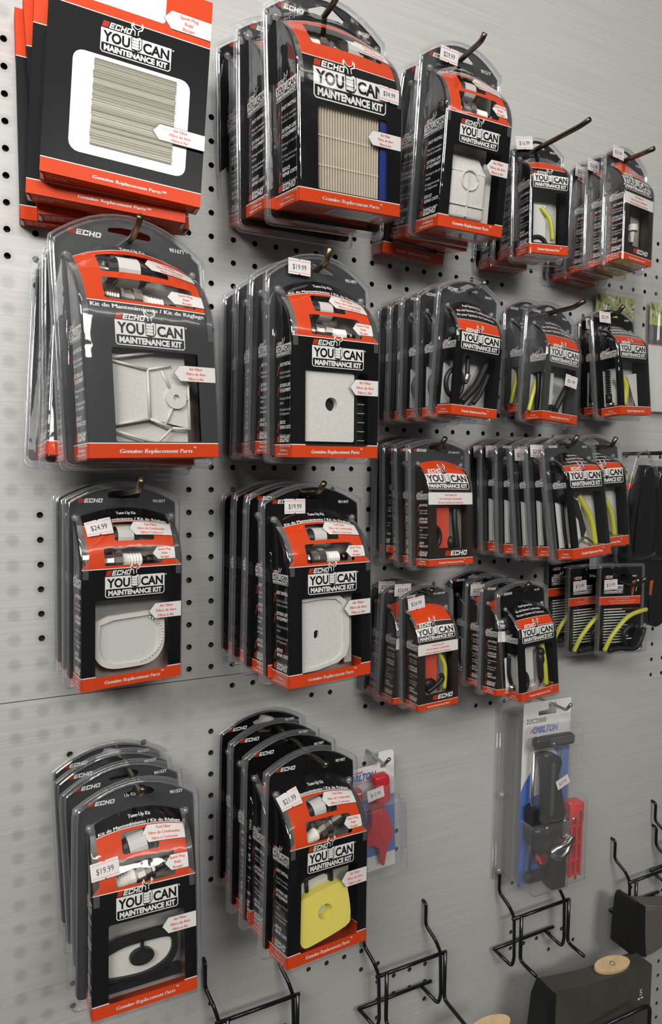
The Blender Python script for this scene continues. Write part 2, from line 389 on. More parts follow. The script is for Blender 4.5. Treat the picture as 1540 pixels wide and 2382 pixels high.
def plug(g, g2, c, L_, ang, flip=False):
    M4 = Matrix.Translation(c) @ Matrix.Rotation(ang, 4, 'Y') @ Matrix.Scale(-1 if flip else 1, 4, (1, 0, 0))
    p = [(-.50, .0, 'metal'), (-.50, .095, 'metal')]
    for i in range(7): p += [(-.49+i*.03, .10, 'metal'), (-.475+i*.03, .088, 'metal')]
    p += [(-.27, .10, 'dark_metal'), (-.26, .15, 'metal'), (-.22, .15, 'metal'), (-.21, .13, 'metal'), (-.12, .14, 'metal'), (-.11, .175, 'metal'), (.0, .175, 'metal'), (.02, .13, 'metal'), (.03, .11, 'ceramic'), (.09, .11, 'ceramic')]
    for i in range(5): p += [(.10+i*.045, .095, 'ceramic'), (.12+i*.045, .105, 'ceramic'), (.135+i*.045, .085, 'ceramic')]
    p += [(.33, .06, 'dark_metal'), (.40, .045, 'dark_metal'), (.42, .065, 'dark_metal'), (.49, .065, 'dark_metal'), (.5, .0, 'dark_metal')]
    lathe(g, [(x*L_, r*L_, m_) for x, r, m_ in p], M4, 14, ('ceramic', g2))
    tube(g, [M4 @ Vector(q) for q in ((-.5*L_, .08*L_, 0), (-.56*L_, .08*L_, 0), (-.57*L_, .0, 0))], .018*L_, 'metal', 6)
def fuel(g, g2, c, L_, ang):
    M4 = Matrix.Translation(c) @ Matrix.Rotation(ang, 4, 'Y')
    p = [(-.5, 0, 'metal'), (-.5, .07, 'metal'), (-.38, .08, 'metal'), (-.36, .2, 'black_plastic'), (-.22, .24, 'black_plastic'), (-.2, .26, 'tray_white'), (.2, .27, 'tray_white'), (.22, .22, 'black_plastic'), (.36, .2, 'metal'), (.38, .08, 'metal'), (.5, .07, 'metal'), (.5, 0, 'metal')]
    lathe(g, [(x*L_, r*L_, m_) for x, r, m_ in p], M4, 16, ('tray_white', g2))

def air_filter(kind, g, x0, x1, z0, z1, y):
    """stands in the lower window; y = depth of the card front (negative)"""
    W_, H_ = x1-x0, z1-z0; cx = (x0+x1)/2; cz = (z0+z1)/2; yb = y+.02; yf = y+.0025
    if kind == 'pleat':
        n = 24; xr = x1-W_*.10; vs = []; 
        for i in range(2*n+1):
            x = x0+(xr-x0)*i/(2*n); yy = yf+(0 if i % 2 else .0065); vs += [(x, yy, z0-.004), (x, yy, z1+.002)]
        g.add(vs, [(2*i, 2*i+2, 2*i+3, 2*i+1) for i in range(2*n)], 'pleat')
        for k in range(2): box(g, x0, xr, yf+.0012, yf+.003, z0+H_*(.3+.35*k), z0+H_*(.315+.35*k), 'pleat')
        box(g, xr+.001, x1+.003, yf, yb, z0-.004, z1+.0, 'blue')
    elif kind == 'block':
        T2 = Matrix.Rotation(.03, 4, 'Y')
        rbox(g, x0+.002, x1-W_*.22, yf+.001, yb, z0+H_*.02, z1-H_*.30, .004, 'felt')
        g.add([(x0+.003, yf+.001, z1-H_*.33), (x1-W_*.24, yf+.001, z1-H_*.33), (x1-W_*.3, yb-.004, z1-.003), (x0+.006, yb-.004, z1-.003)], [(0, 1, 2, 3)], 'felt')
        box(g, x0+W_*.37, x0+W_*.40, yf-.0005, yf+.002, z0+H_*.05, z1-H_*.33, 'cup')
        tube(g, [(cx-W_*.08+W_*.17*math.cos(t), yf+.0005, cz+H_*.07+H_*.14*math.sin(t)) for t in [2*PI*k/20 for k in range(21)]], .0012, 'felt', 6)
        box(g, x0+.002, x1-W_*.22, yf-.0005, yf+.001, z0+H_*.20, z0+H_*.215, 'cup')
        box(g, x1-W_*.18, x1, yb-.006, yb, z0, z1-H_*.1, 'cup')
    elif kind == 'facet':
        box(g, x0-.002, x1-W_*.10, yb-.008, yb-.006, z0-.003, z1+.003, 'felt')
        c1 = (x0+W_*.42, z0+H_*.80); c2 = (x0+W_*.42, z0+H_*.26)
        def rib(a, b_, r=.0013): tube(g, [(a[0], yf+.004, a[1]), (b_[0], yf+.004, b_[1])], r, 'cup', 6)
        xr = x1-W_*.10
        face = [(x0-.002, z0+H_*.88), c1, c2, (x0-.002, z0+H_*.18)]
        g.add([(p[0], yf+.0055, p[1]) for p in face], [(0, 1, 2, 3)], 'felt')
        f2 = [c1, (xr, z0+H_*.87), (xr, z0+H_*.16), c2]; g.add([(p[0], yf+.005, p[1]) for p in f2], [(0, 1, 2, 3)], 'felt')
        rib((x0-.002, z0+H_*.88), c1); rib(c1, c2); rib(c2, (x0-.002, z0+H_*.18)); rib(c1, (x0+W_*.7, z0+H_*.86)); rib(c2, (x0+W_*.68, z0+H_*.16)); rib((x0+W_*.68, z0+H_*.16), (xr, z0+H_*.15))
        rib((x0+W_*.58, z0+H_*.80), (x0+W_*.68, z0+H_*.6)); rib((x0+W_*.70, z0+H_*.40), (x0+W_*.60, z0+H_*.2)); rib((x0+W_*.84, z0+H_*.49), (xr, z0+H_*.49)); rib((x0, z0+H_*.13), (x0+W_*.5, z0+H_*-.02)); rib((xr, z0+H_*.15), (xr, z0+H_*.87))
        rib((x0, z0+H_*.9), (x0+W_*.5, z0+H_*.995)); rib((x0+W_*.68, z0+H_*.16), (x0+W_*.5, z0))
        extr(g, circ(x0+W_*.74, z0+H_*.50, W_*.125), yf+.006, yf+.002, 'cup', [circ(x0+W_*.74, z0+H_*.50, W_*.04, 12)])
    elif kind == 'felt':
        xr = x1-W_*.20
        extr(g, rrect(x0+.001, xr, z0+H_*.06, z1-.001, .002), yf+.008, yf+.001, 'felt', [circ(x0+W_*.43, cz+H_*.06, W_*.095)])
        box(g, x0, x1+.002, yf+.0085, yf+.0095, z0, z1, 'black_plastic')
        box(g, x0, x1, yf+.001, yf+.006, z0, z0+H_*.03, 'black_plastic'); box(g, xr+.001, xr+.003, yf, yf+.008, z0, z1, 'black_plastic')
        for k in range(6): box(g, xr+.002, x1-.0005, yf+.003, yf+.0045, z0+H_*(.08+.125*k), z0+H_*(.09+.125*k), 'tray')
    elif kind == 'pan':
        o = [(x0-.003, z0), (x0-.003, z1-.002), (x0+W_*.4, z1-.0005), (x0+W_*.66, z1-H_*.02), (x0+W_*.78, z1-H_*.10), (x0+W_*.83, z1-H_*.3), (x0+W_*.83, z0+H_*.3), (x0+W_*.78, z0+H_*.15), (x0+W_*.64, z0+H_*.07), (x0+W_*.3, z0+H_*.01)]
        i_ = [(x0+(p[0]-x0)*.90, cz+(p[1]-cz)*.92) for p in o]
        extr(g, o, yf+.008, yf+.0015, 'cup', [i_]); extr(g, i_, yf+.007, yf+.004, 'felt', [rrect(x0+W_*.25, x0+W_*.33, cz-H_*.075, cz+H_*.04, W_*.035)])
        box(g, x0+W_*.86, x1-.001, yb-.004, yb-.002, z0, z1, 'tray_white')
    elif kind == 'clearcup':
        n = 24; o = []; 
        for k in range(n+1): a = PI+PI*k/n; o.append((cx-W_*.02+W_*.50*math.copysign(abs(math.cos(a))**.55, math.cos(a)), z0+H_*.42+H_*.36*math.sin(a)))
        o += [(cx+W_*.47, z1-H_*.25), (cx+W_*.38, z1-H_*.20), (cx-W_*.3, z1-H_*.23), (cx-W_*.50, z1-H_*.29)]
        i_ = [(cx+(p[0]-cx)*.84, z0+H_*.42+(p[1]-z0-H_*.42)*.84) for p in o]
        extr(g, o, yf+.006, yf+.0015, 'cup', [i_]); extr(g, i_, yf+.006, yf+.004, 'tray_white')
        for k in range(18):
            a = -1.25+2.2*k/17; ball(g, (cx+W_*.44*math.cos(a)*1.02, yf+.0012, z0+H_*.44+H_*.33*math.sin(a)), .0011, 'cup')
    elif kind == 'frame':
        def q_(l): return [(p.x, p.y) for p in smooth_path([(x0+W_*a_, z0+H_*b_, 0) for a_, b_ in l+[l[0]]], 3)[:-1]]
        o = q_([(-.17, .60), (.0, .69), (.2, .76), (.57, .775), (.8, .765), (.90, .70), (.93, .56), (.915, .39), (.81, .25), (.57, .175), (.3, .19), (.0, .225), (-.17, .27)])
        i_ = q_([(-.14, .50), (.0, .575), (.2, .635), (.42, .645), (.75, .635), (.84, .58), (.84, .44), (.75, .32), (.54, .24), (.3, .235), (.0, .275), (-.14, .33)])
        extr(g, o, yf+.007, yf+.002, 'rubber', [i_]); g.add([(p[0], yf+.006, p[1]) for p in i_], [tuple(range(len(i_)))], 'felt')
        box(g, cx-W_*.07, cx-W_*.03, yf+.002, yf+.006, z0+H_*.5, z0+H_*.68, 'rubber')
        M4 = Matrix.Translation((cx-W_*.08, yf+.001, z0+H_*.43)) @ Matrix.Rotation(PI/2, 4, 'Z')
        extr(g, circ(cx-W_*.06, z0+H_*.46, W_*.16, 22, H_*.105), yf+.007, yf+.0, 'rubber'); extr(g, circ(cx-W_*.06, z0+H_*.445, W_*.12, 20, H_*.075), yf+.002, yf-.0008, 'black_plastic')
        box(g, x0, x1, yf+.008, yf+.016, z0+H_*.04, z0+H_*.155, 'black_plastic'); box(g, x0, x1+.002, yb-.004, yb-.002, z0, z0+H_*.05, 'tray_white')
    elif kind == 'foam':
        a = Art(); 
        o = [(x0+.001, z0+H_*.16), (x0+.001, z0+H_*.62), (x0+W_*.2, z0+H_*.70), (x0+W_*.62, z0+H_*.76), (x0+W_*.80, z0+H_*.74), (x0+W_*.88, z0+H_*.55), (x0+W_*.92, z0+H_*.25), (x0+W_*.84, z0+H_*.12), (x0+W_*.3, z0+H_*.02), (x0+W_*.10, z0+H_*.02)]
        sm = [(p.x, p.y) for p in smooth_path([(p[0], p[1], 0) for p in o+[o[0]]], 4)[:-1]]
        extr(g, sm, yf+.014, yf+.0015, 'yellow_foam', [circ(x0+W_*.46, z0+H_*.42, W_*.125, 20, H_*.105)])
        extr(g, circ(x0+W_*.50, z0+H_*.40, W_*.13, 16, H_*.11), yf+.0135, yf+.0125, 'felt')
        box(g, x0, x0+W_*.6, yf+.012, yf+.016, z0+H_*.6, z0+H_*.9, 'felt')
        tube(g, round_path([(x0, yf+.010, z0+H_*.86), (x0+W_*.5, yf+.010, z0+H_*.93), (x0+W_*.62, yf+.010, z0+H_*.88), (x0+W_*.66, yf+.010, z0+H_*.70)], .006), .0022, 'rubber'); tube(g, [(x0+W_*.2, yf+.010, z0+H_*.88), (x0+W_*.22, yf+.010, z0+H_*.62)], .002, 'rubber')
        box(g, x0+W_*.72, x1, yb-.004, yb-.002, z0+H_*.1, z1, 'tray')

def hoses(kind, g, x0, x1, z0, z1, T):
    W_, H_ = x1-x0, z1-z0; cx = (x0+x1)/2; y = -T+.007
    if kind == 'coil':
        c = (x0-.004, z0+H_*.42)
        tube(g, [(c[0]+.012*math.cos(t), y-.001, c[1]+.015*math.sin(t)) for t in [2*PI*k/20 for k in range(21)]], .0028, 'rubber')
        tube(g, smooth_path([(x0+W_*.35, y+.004, z1), (x0+W_*.30, y, z0+H_*.62)]), .0026, 'rubber')
        lathe(g, [(-.006, .0028, 'metal'), (-.002, .004, 'metal'), (.004, .004, 'metal'), (.006, .002, 'metal')], Matrix.Translation((x0+W_*.28, y, z0+H_*.55)) @ Matrix.Rotation(-1.3, 4, 'Y'))
        tube(g, smooth_path([(x0+W_*.9, y+.003, z1-H_*.1), (x0+W_*.6, y, z0+H_*.45), (x0+W_*.2, y, z0+.004)]), .0045, 'rubber')
        tube(g, smooth_path([(x1, y+.003, z1-H_*.3), (x0+W_*.75, y, z0+H_*.3), (x0+W_*.55, y, z0+.004)]), .003, 'black_plastic')
    elif kind == 'lime':
        tube(g, smooth_path([(x0+W_*.38, y+.004, z1-H_*.25), (x0+W_*.62, y, z0+H_*.5), (x0+W_*.72, y, z0+H_*.1)]), .0028, 'lime_tube')
        tube(g, [(x0+W_*.3+.012*math.cos(t), y+.004, z0+.010*math.sin(t)) for t in [PI*k/10 for k in range(11)]], .003, 'rubber')
        box(g, x0, x0+W_*.55, y+.004, y+.005, z0, z1-H_*.2, 'tray_white')
    elif kind == 'limeside':
        box(g, x0, x0+W_*.45, y+.006, y+.007, z0, z1-H_*.1, 'tray_white')
        tube(g, smooth_path([(x0-.014, y+.012, z0), (x0-.010, y+.010, z0+H_*.4), (x0-.004, y+.012, z0+H_*.7)]), .0028, 'lime_tube')
        tube(g, smooth_path([(x0-.004, y+.008, z0), (x0-.006, y+.006, z0+H_*.5), (x0-.006, y+.008, z1)]), .0032, 'rubber')
        tube(g, smooth_path([(x0+W_*.5, y+.004, z0), (x0+W_*.8, y+.002, z0+H_*.5), (x1, y+.004, z1-H_*.3)]), .004, 'rubber')
        tube(g, [(x0+W_*.35+.010*math.cos(t), y+.002, z0+.008*math.sin(t)) for t in [PI*k/10 for k in range(11)]], .0028, 'rubber')
    elif kind == 'ribbed':
        tube(g, smooth_path([(x0+W_*.15, y+.004, z1-H_*.3), (x0+W_*.35, y+.002, z0+H_*.5), (x0+W_*.3, y+.004, z0+.002)]), .0045, 'lime_tube')
        for k in range(12): 
            c = (x0-.009, y+.010, z0+H_*(.25+.05*k)); lathe(g, [(-.0009, .003, 'rubber'), (0, .004, 'rubber'), (.0009, .003, 'rubber')], Matrix.Translation(c) @ Matrix.Rotation(PI/2, 4, 'Y'), 8)
        tube(g, [(x0-.009, y+.010, z0+H_*.1), (x0-.009, y+.010, z0+H_*.3)], .004, 'rubber'); tube(g, [(x0-.009, y+.010, z0+.001), (x0-.006, y+.008, z0+H_*.1)], .0045, 'metal')
        g.add([(x0+W_*.55, y+.006, z1-H_*.25), (x1, y+.006, z1-H_*.2), (x1, y+.006, z0), (x1-W_*.1, y+.006, z0)], [(0, 1, 2, 3)], 'tray_white')
    elif kind == 'red':
        box(g, x0, x0+W_*.62, y+.004, y+.005, z0, z1, 'red_card'); 
        tube(g, [(x0+.002+.009*math.cos(t), y, z0+.014+.012*math.sin(t)) for t in [-1.4+2.8*k/12 for k in range(13)]], .0028, 'rubber')
        tube(g, smooth_path([(x0+W_*.8, y+.004, z1-.004), (x0+W_*.78, y+.002, z0+H_*.5), (x0+W_*.85, y+.002, z0)]), .0035, 'rubber'); ball(g, (x0+W_*.66, y+.004, z0+H_*.12), .005, 'black_plastic', 1, 1, 1.6)
    elif kind == 'redlime':
        box(g, x0, x0+W_*.62, y+.004, y+.005, z0, z1, 'red_card')
        tube(g, smooth_path([(x0+W_*.62, y+.004, z1), (x0+W_*.86, y+.001, z0+H_*.6), (x0+W_*.84, y+.001, z0)]), .0028, 'lime_tube')
        ball(g, (x0+W_*.3, y+.002, z0+H_*.17), .009, 'rubber', 1.1, .5, .9); tube(g, smooth_path([(x0+W_*.2, y, z0), (x0+W_*.7, y-.001, z0+H_*.25), (x0+W_*.7, y, z0+H_*.4)]), .003, 'rubber')
    elif kind == 'limeclear':
        box(g, x0, x0+W_*.5, y+.004, y+.005, z0+H_*.1, z1-H_*.1, 'tray_white')
        tube(g, smooth_path([(x0+W_*.45, y+.004, z1-H_*.05), (x0+W_*.72, y, z0+H_*.5), (x0+W_*.80, y, z0+.0)]), .0036, 'lime_tube')
        g.add([(x0, y+.003, z1), (x0+W_*.4, y+.003, z1-H_*.15), (x0+W_*.6, y+.003, z0+H_*.3), (x0+W_*.4, y+.003, z0+H_*.1), (x0+W_*.35, y+.003, z0+H_*.5), (x0, y+.003, z1-H_*.2)], [(0, 1, 2, 3, 4, 5)], 'rubber')
        tube(g, smooth_path([(x0+W_*.1, y, z0+.003), (x0+W_*.4, y-.001, z0+H_*.16), (x0+W_*.7, y, z0+H_*.05)]), .0016, 'metal')
        box(g, x0-.013, x0-.005, y+.010, y+.011, z0, z1-H_*.15, 'tray_white'); tube(g, smooth_path([(x0-.003, y+.008, z1), (x0-.0045, y+.008, z0+H_*.4), (x0-.003, y+.008, z0)]), .0025, 'rubber')
    elif kind == 'bulb':
        tube(g, smooth_path([(x0+W_*.82, y+.003, z1), (x0+W_*.84, y, z0+H_*.5), (x0+W_*.86, y, z0)]), .0036, 'lime_tube')
        ball(g, (x0+W_*.72, y, z0+H_*.78), .006, 'rubber', 1, .8, 1); ball(g, (x0+W_*.7, y, z0+H_*.62), .006, 'rubber', 1, .8, 1.5)
        lathe(g, [(-.012, .004, 'rubber'), (.012, .004, 'rubber'), (.02, .001, 'rubber')], Matrix.Translation((x0+W_*.68, y, z0+H_*.42)) @ Matrix.Rotation(PI/2, 4, 'Y'))
        tube(g, [(x0+W_*.02+.009*math.cos(t), y+.001, z0+H_*.2+.012*math.sin(t)) for t in [-1.2+2.8*k/12 for k in range(13)]], .0028, 'rubber')
        ball(g, (x0+W_*.38, y+.001, z0+.003), .008, 'clear_rim'); box(g, x0, x0+W_*.6, y+.008, y+.009, z0, z1-.002, 'tray_white')
        box(g, x0-.017, x0-.009, y+.011, y+.012, z0, z1-H_*.25, 'tray_white'); tube(g, smooth_path([(x0-.012, y+.009, z1-H_*.2), (x0-.013, y+.009, z0+H_*.4), (x0-.010, y+.009, z0+H_*.15)]), .0025, 'rubber'); tube(g, [(x0-.010, y+.009, z0+.001), (x0-.010, y+.009, z0+H_*.13)], .005, 'metal', 10)
    elif kind == 'primer':
        box(g, x0, x0+W_*.25, y+.004, y+.006, z0, z1-H_*.1, 'tray'); box(g, x0+W_*.2, x0+W_*.42, y+.003, y+.006, z0+H_*.4, z1, 'black_plastic')
        box(g, x0+W_*.05, x0+W_*.22, y+.001, y+.006, z0+H_*.45, z0+H_*.65, 'bright_red')
        lathe(g, [(-.014, .002, 'cup'), (0, .004, 'cup'), (.0, .007, 'cup'), (.008, .007, 'cup'), (.008, 0, 'cup')], Matrix.Translation((x0+W_*.42, y, z0+H_*.42)) @ Matrix.Rotation(-PI/2, 4, 'Y'))
        box(g, x0+W_*.1, x0+W_*.5, y+.001, y+.006, z0+.002, z0+H_*.16, 'rubber')

def make_kit(dim, S):
    W, w_, T, Hs, H, hb, hk, hc = dim; hb = max(hb, .003)
    bg = S.get('bg', 'black_card'); big = S['type'] == 'big'; arch = (H-Hs)*.62; k = hk-hb
    vm = hk+.25*PI*2*math.sqrt((T*T+(hc-hk)**2)/2)
    TM = math.radians(54)
    def prof_at(q, u):
        t = q*TM; return (math.cos(t)-math.cos(TM))/(1-math.cos(TM)), hk+(hc-hk)*math.sin(t)/math.sin(TM)+arch*(1-min(1, abs(2*u/w_))**2)*q**2.4
    def F(u, v, off=0):
        if v <= hk: return (u, -T-off, v)
        q = min(1, (v-hk)/(vm-hk)); y, z = prof_at(q, u); t = q*TM
        return (u, -(T-.001)*y-.001-off*math.cos(t), z+off*math.sin(t))
    def V(f): return hb+k*f if f <= 1 else hk+(vm-hk)*(f-1)
    def U(f): return -w_/2+w_*f
    vl = [hk+(vm-hk)*i/14 for i in range(0, 14)]; ul = [U(i/12) for i in range(1, 12)]
    root = empty('maintenance_kit')
    # ---- carton
    g = G(); A = Art()
    wins = [rrect(U(a), U(b_), V(c), V(d), min(.0022, (V(d)-V(c))*.2)) for a, b_, c, d in S['wins']]
    wins = [[(max(p[0], -w_/2+.001), p[1]) for p in wn] for wn in wins]
    ins = .006 if big else .0035; bf = S['band']; o0, o1 = S['orange']
    wl = .0009 if big else .0006
    def mfun(u, v):
        if v < V(bf): return 'orange'
        if v < V(bf)+wl: return 'white'
        if V(o0) < v < V(o1): return 'orange'
        if V(o0)-wl < v <= V(o0) or V(o1) <= v < V(o1)+wl*.7: return 'white'
        return bg
    vtop = hk+(vm-hk)*.985
    sheet = [(-w_/2, hb), (w_/2, hb), (w_/2, hk+.004), (w_/2-ins, hk+.010), (w_/2-ins, vtop), (-w_/2+ins, vtop), (-w_/2+ins, hk+.010), (-w_/2, hk+.004)]
    B0 = Art(); B0.poly(sheet, mfun, 0, wins)
    B0.emit(g, F, ul, sorted(set([v for v in [V(bf), V(bf)+wl, V(o0)-wl, V(o0), V(o1), V(o1)+wl*.7]]+vl)))
    A.text('Genuine Replacement Parts', 0, V(bf*.33), k*bf*.30, 'white', 2, 'C', .035, .2, w=w_*.56)
    A.text('™', w_*.29, V(bf*.6), k*bf*.2, 'white', 2)
    lx, lz, lw = S['logo']; you_can(A, U(lx), V(lz), w_*lw, bg)
    if S.get('big_echo'): echo_word(A, U(.36), V(S['big_echo']), k*.065, w_*.5)
    for a in S.get('arrows', ()): arrow(A, U(a[0]), U(a[1])-(ins if V(a[2]) > hk+.006 else 0), V(a[2]), V(a[3]), a[4])
    if 'strip' in S:
        s0, s1 = S['strip']; A.rect(U(0), U(1), V(s0), V(s1), 'white', 2)
        for i, t in enumerate(FSK): A.text(t, 0, V(s1)-(i+.9)*(V(s1)-V(s0))/3.2, (V(s1)-V(s0))*.16, 'orange_text', 3, 'C', .03)
    tv = S.get('title')
    if tv == 'tune':
        A.text('Tune-Up Kit', 0, V(1.88), (vm-hk)*.045, 'white', 2, 'C', .035)
        A.text('Kit de Mantenimiento / Kit de Réglage', 0, V(1.79), (vm-hk)*.043, 'white', 2, 'C', .035, w=w_*.82)
    if tv == 'xl':
        A.text('Kit de Mantenimiento / Kit de Réglage', 0, V(S['tz']), .0042, 'white', 2, 'C', .035, w=w_*.86)
        A.text('Tune-Up Kit', 0, V(1.93), .0035, 'white', 2, 'C', .035)
    if tv == 'fuel':
        for i, t in enumerate(FSK): A.text(t, 0, V(1.84-.12*i), (vm-hk)*.065, 'white', 2, 'C', .03)
    A.emit(g, F, ul, vl)
    # side walls with the curved front edge
    prof = [(T*prof_at(i/10, w_/2)[0], prof_at(i/10, w_/2)[1]) for i in range(11)]
    sd = [(0, hb), (T, hb)]+prof
    sw = S.get('sidewin'); hl = []
    if sw: hl = [rrect(T*sw[0], T*sw[1], V(sw[2]), V(sw[3]), .001)]
    for sgn in (-1, 1):
        SA = Art()
        SA.poly(sd, lambda u, v: 'orange' if v < V(bf) else 'white' if v < V(bf)+wl else bg, 0, hl if sgn < 0 else ())
        SA.emit(g, lambda a, z, off, s_=sgn: (s_*(w_/2+off), -a-.0005, z), (), [V(bf), V(bf)+wl])
        if sgn < 0:
            side_art(T, hb, hk, 'win' if sw else 'text', bg).emit(g, lambda a, z, off: (-(w_/2+off), -a-.0005, z))
    BA = Art(); BA.rect(-w_/2, w_/2, 0, T, 'orange', 0)
    BA.rect(-w_*.12, w_*.34, T*.35, T*.8, 'sticker_white', 1)
    for i in range(22):
        x = -w_*.08+i*w_*.017; BA.rect(x, x+w_*(.004+.007*((i*7) % 3 == 0)), T*.42, T*.74, 'ink', 2)
    BA.emit(g, lambda a, b_, off: (a, -b_, hb-off))
    g.build('carton', root)
    # ---- inner tray behind the windows
    g = G(); box(g, -w_/2+.002, w_/2-.002, -.006, -.004, hb+.002, hc-.006, 'tray' if big else 'tray_white' if S.get('whitetray') else 'tray'); g.build('inner_tray', root)
    # ---- contents
    a_, b2, c_, d_ = S['wins'][-1]
    g = G()
    if big: air_filter(S['filter'], g, U(a_), U(b2), V(c_), V(d_), -T); g.build('air_filter', root)
    else: hoses(S['filter'], g, U(a_), U(b2), V(c_), V(d_), T); g.build('fuel_hose', root)
    if big:
        p = S['plug']; c = Vector(F(U(p[0]), V(p[1]), -.011)); g = G(); g2 = G(); plug(g, g2, c, p[2], p[3], p[4]); g2.build('insulator', g.build('spark_plug', root))
        p = S['fuel']; c = Vector(F(U(p[0]), V(p[1]), -.010)); g = G(); g2 = G(); fuel(g, g2, c, p[2], p[3]); g2.build('filter_sleeve', g.build('fuel_filter', root))
    # ---- header card
    zc = H*.93; sl = S.get('slot', 'wide'); sc = W/.125
    if sl == 'wide': slot = [(-.016, -.003), (.016, -.003), (.0175, 0), (.016, .0025), (.006, .0045), (-.006, .0045), (-.016, .0025), (-.0175, 0)]
    elif sl == 'tri': slot = [(-.017, -.0035), (.017, -.0035), (.0185, -.001), (.006, .006), (-.004, .006), (-.0185, -.001)]
    else: slot = [(-.013, -.004), (.015, -.004), (.017, -.0015), (.014, .0015), (.003, .006), (-.004, .006), (-.006, .0015), (-.014, .0)]
    slot = [(x*sc, zc+z*min(1, sc*1.1)) for x, z in slot]
    g = G(); oc = outline(W, Hs, H, .006, .0042 if big else .0035, .004)
    A = Art(); A.poly(oc, S.get('hbg', bg), 0, [slot])
    if S.get('hecho', True): echo_word(A, -W*.38, zc-H*.036, H*.020, W*.20)
    A.text(S['num'], W*.37, zc-H*.038, H*.016, 'white', 2, 'R', .02)
    A.emit(g, lambda x, z, off: (x, -.0008-off, z)); 
    extr(g, oc, .0002, -.0006, S.get('hbg', bg), [slot]); g.build('header_card', root)
    # ---- blister: flange, raised double rim, dome over the carton
    g = G(); of = outline(W, Hs, H)
    A = Art(); A.poly(of, 'clear', 0, [slot]); A.emit(g, lambda x, z, off: (x, -.0017, z))
    zm = H/2
    rings = [(0, .0012), (0, -.0030), (.0010, -.0046), (.0024, -.0048), (.0030, -.0026), (.0038, -.0026), (.0044, -.0040), (.0052, -.0040), (.0058, -.0018)]
    n = len(of); vs_ = []
    for d, y in rings: vs_ += [(x*(1-2*d/W), y, zm+(z-zm)*(1-2*d/H)) for x, z in of]
    g.add(vs_, [(i*n+j, i*n+(j+1) % n, (i+1)*n+(j+1) % n, (i+1)*n+j) for i in range(len(rings)-1) for j in range(n)], 'clear_rim', True)
    W2 = w_/2+.0018; rows = []
    for i in range(0, 15):
        if i == 0: z_, t = hb-.0018, 0
        elif i == 1: z_, t = hk, 0
        else: t = (i-1)/13; z_ = None
        D = (T+.0014)*prof_at(t, 0)[0]+.0008; r = min(.0035, D*.45); row = []
        for x, y in [(-W2, -.0017), (-W2, -(D-r)), (-W2+.13*r, -(D-.5*r)), (-W2+.5*r, -(D-.13*r)), (-W2+r, -D)]+[(-W2+r+(2*W2-2*r)*j/8, -D) for j in range(1, 8)]+[(W2-r, -D), (W2-.5*r, -(D-.13*r)), (W2-.13*r, -(D-.5*r)), (W2, -(D-r)), (W2, -.0017)]:
            zz = z_ if z_ is not None else prof_at(t, x)[1]+.0014*t
            row.append((x, y, zz))
        rows.append(row)
    m_ = len(rows[0]); g.add([p for r_ in rows for p in r_], [(i*m_+j, i*m_+j+1, (i+1)*m_+j+1, (i+1)*m_+j) for i in range(len(rows)-1) for j in range(m_-1)], 'clear', True)
    g.add(rows[0], [tuple(range(m_))], 'clear')
    for s_ in (-1, 1): ball(g, (s_*(w_/2-.001), -.0045, hc+.001), .0036 if big else .0028, 'clear_rim')
    # gusset lips beside the curved part of the card
    for s_ in (-1, 1):
        pts = [F(s_*(w_/2-.0008), hk+(vm-hk)*t/10, .0010) for t in range(-1, 11)]; pts2 = [F(s_*(w_/2-ins), hk+(vm-hk)*t/10, .0010) for t in range(-1, 11)]
        g.add(pts+pts2, [(i, i+1, 12+i+1, 12+i) for i in range(11)], 'clear_rim', True)
    g.build('blister_shell', root)
    root['_F'] = 0
    def front(txt, u, v, ang):
        st = price_art(txt); st.rot(0, 0, ang); C = Art(); C.merge(st, U(u), V(v)); gg = G()
        C.emit(gg, lambda a, b_, off: F(a, b_, off+.0022), (), vl); return gg
    def header(txt, x, z, ang):
        st = price_art(txt); st.rot(0, 0, ang); C = Art(); C.merge(st, x*W, zc+z); gg = G()
        C.emit(gg, lambda a, b_, off: (a, -.0054-off, b_)); return gg
    del root['_F']
    return root, front, header
def copy_tree(o):
    c = o.copy(); COL.objects.link(c)
    for ch in list(o.children):
        d = ch.copy(); COL.objects.link(d); d.parent = c
        for sub in list(ch.children):
            e = sub.copy(); COL.objects.link(e); e.parent = d
    return c

BIGW = [(.30, .66, 1.48, 1.74), (.22, .80, 1.09, 1.42), (.15, .88, .10, .750)]
BIGA = [(.50, 1.0, 1.56, 1.76, FUE), (.70, 1.0, 1.16, 1.36, SPK), (.66, 1.0, .555, .69, AIR)]
def big(**kw):
    d = dict(type='big', wins=BIGW, arrows=BIGA, band=.105, orange=(1.05, 1.775), logo=(.22, .775, .60), title='tune',
             plug=(.46, 1.18, .062, .0, False), fuel=(.46, 1.60, .036, 0)); d.update(kw); return d
def small(**kw):
    d = dict(type='small', wins=[(.16, .88, .13, .80)], band=.12, orange=(1.22, 1.50), logo=(.10, .86, .84), title='fuel', sidewin=(.18, .86, .14, .70)); d.update(kw); return d
def brown(**kw):
    d = dict(type='small', bg='brown_card', hbg='grey_card', wins=[(.18, .86, .22, .80)], band=.085, orange=(1.55, 2.5), logo=(.0, 1.0, .93), strip=(.80, .96), big_echo=.125, filter='red'); d.update(kw); return d
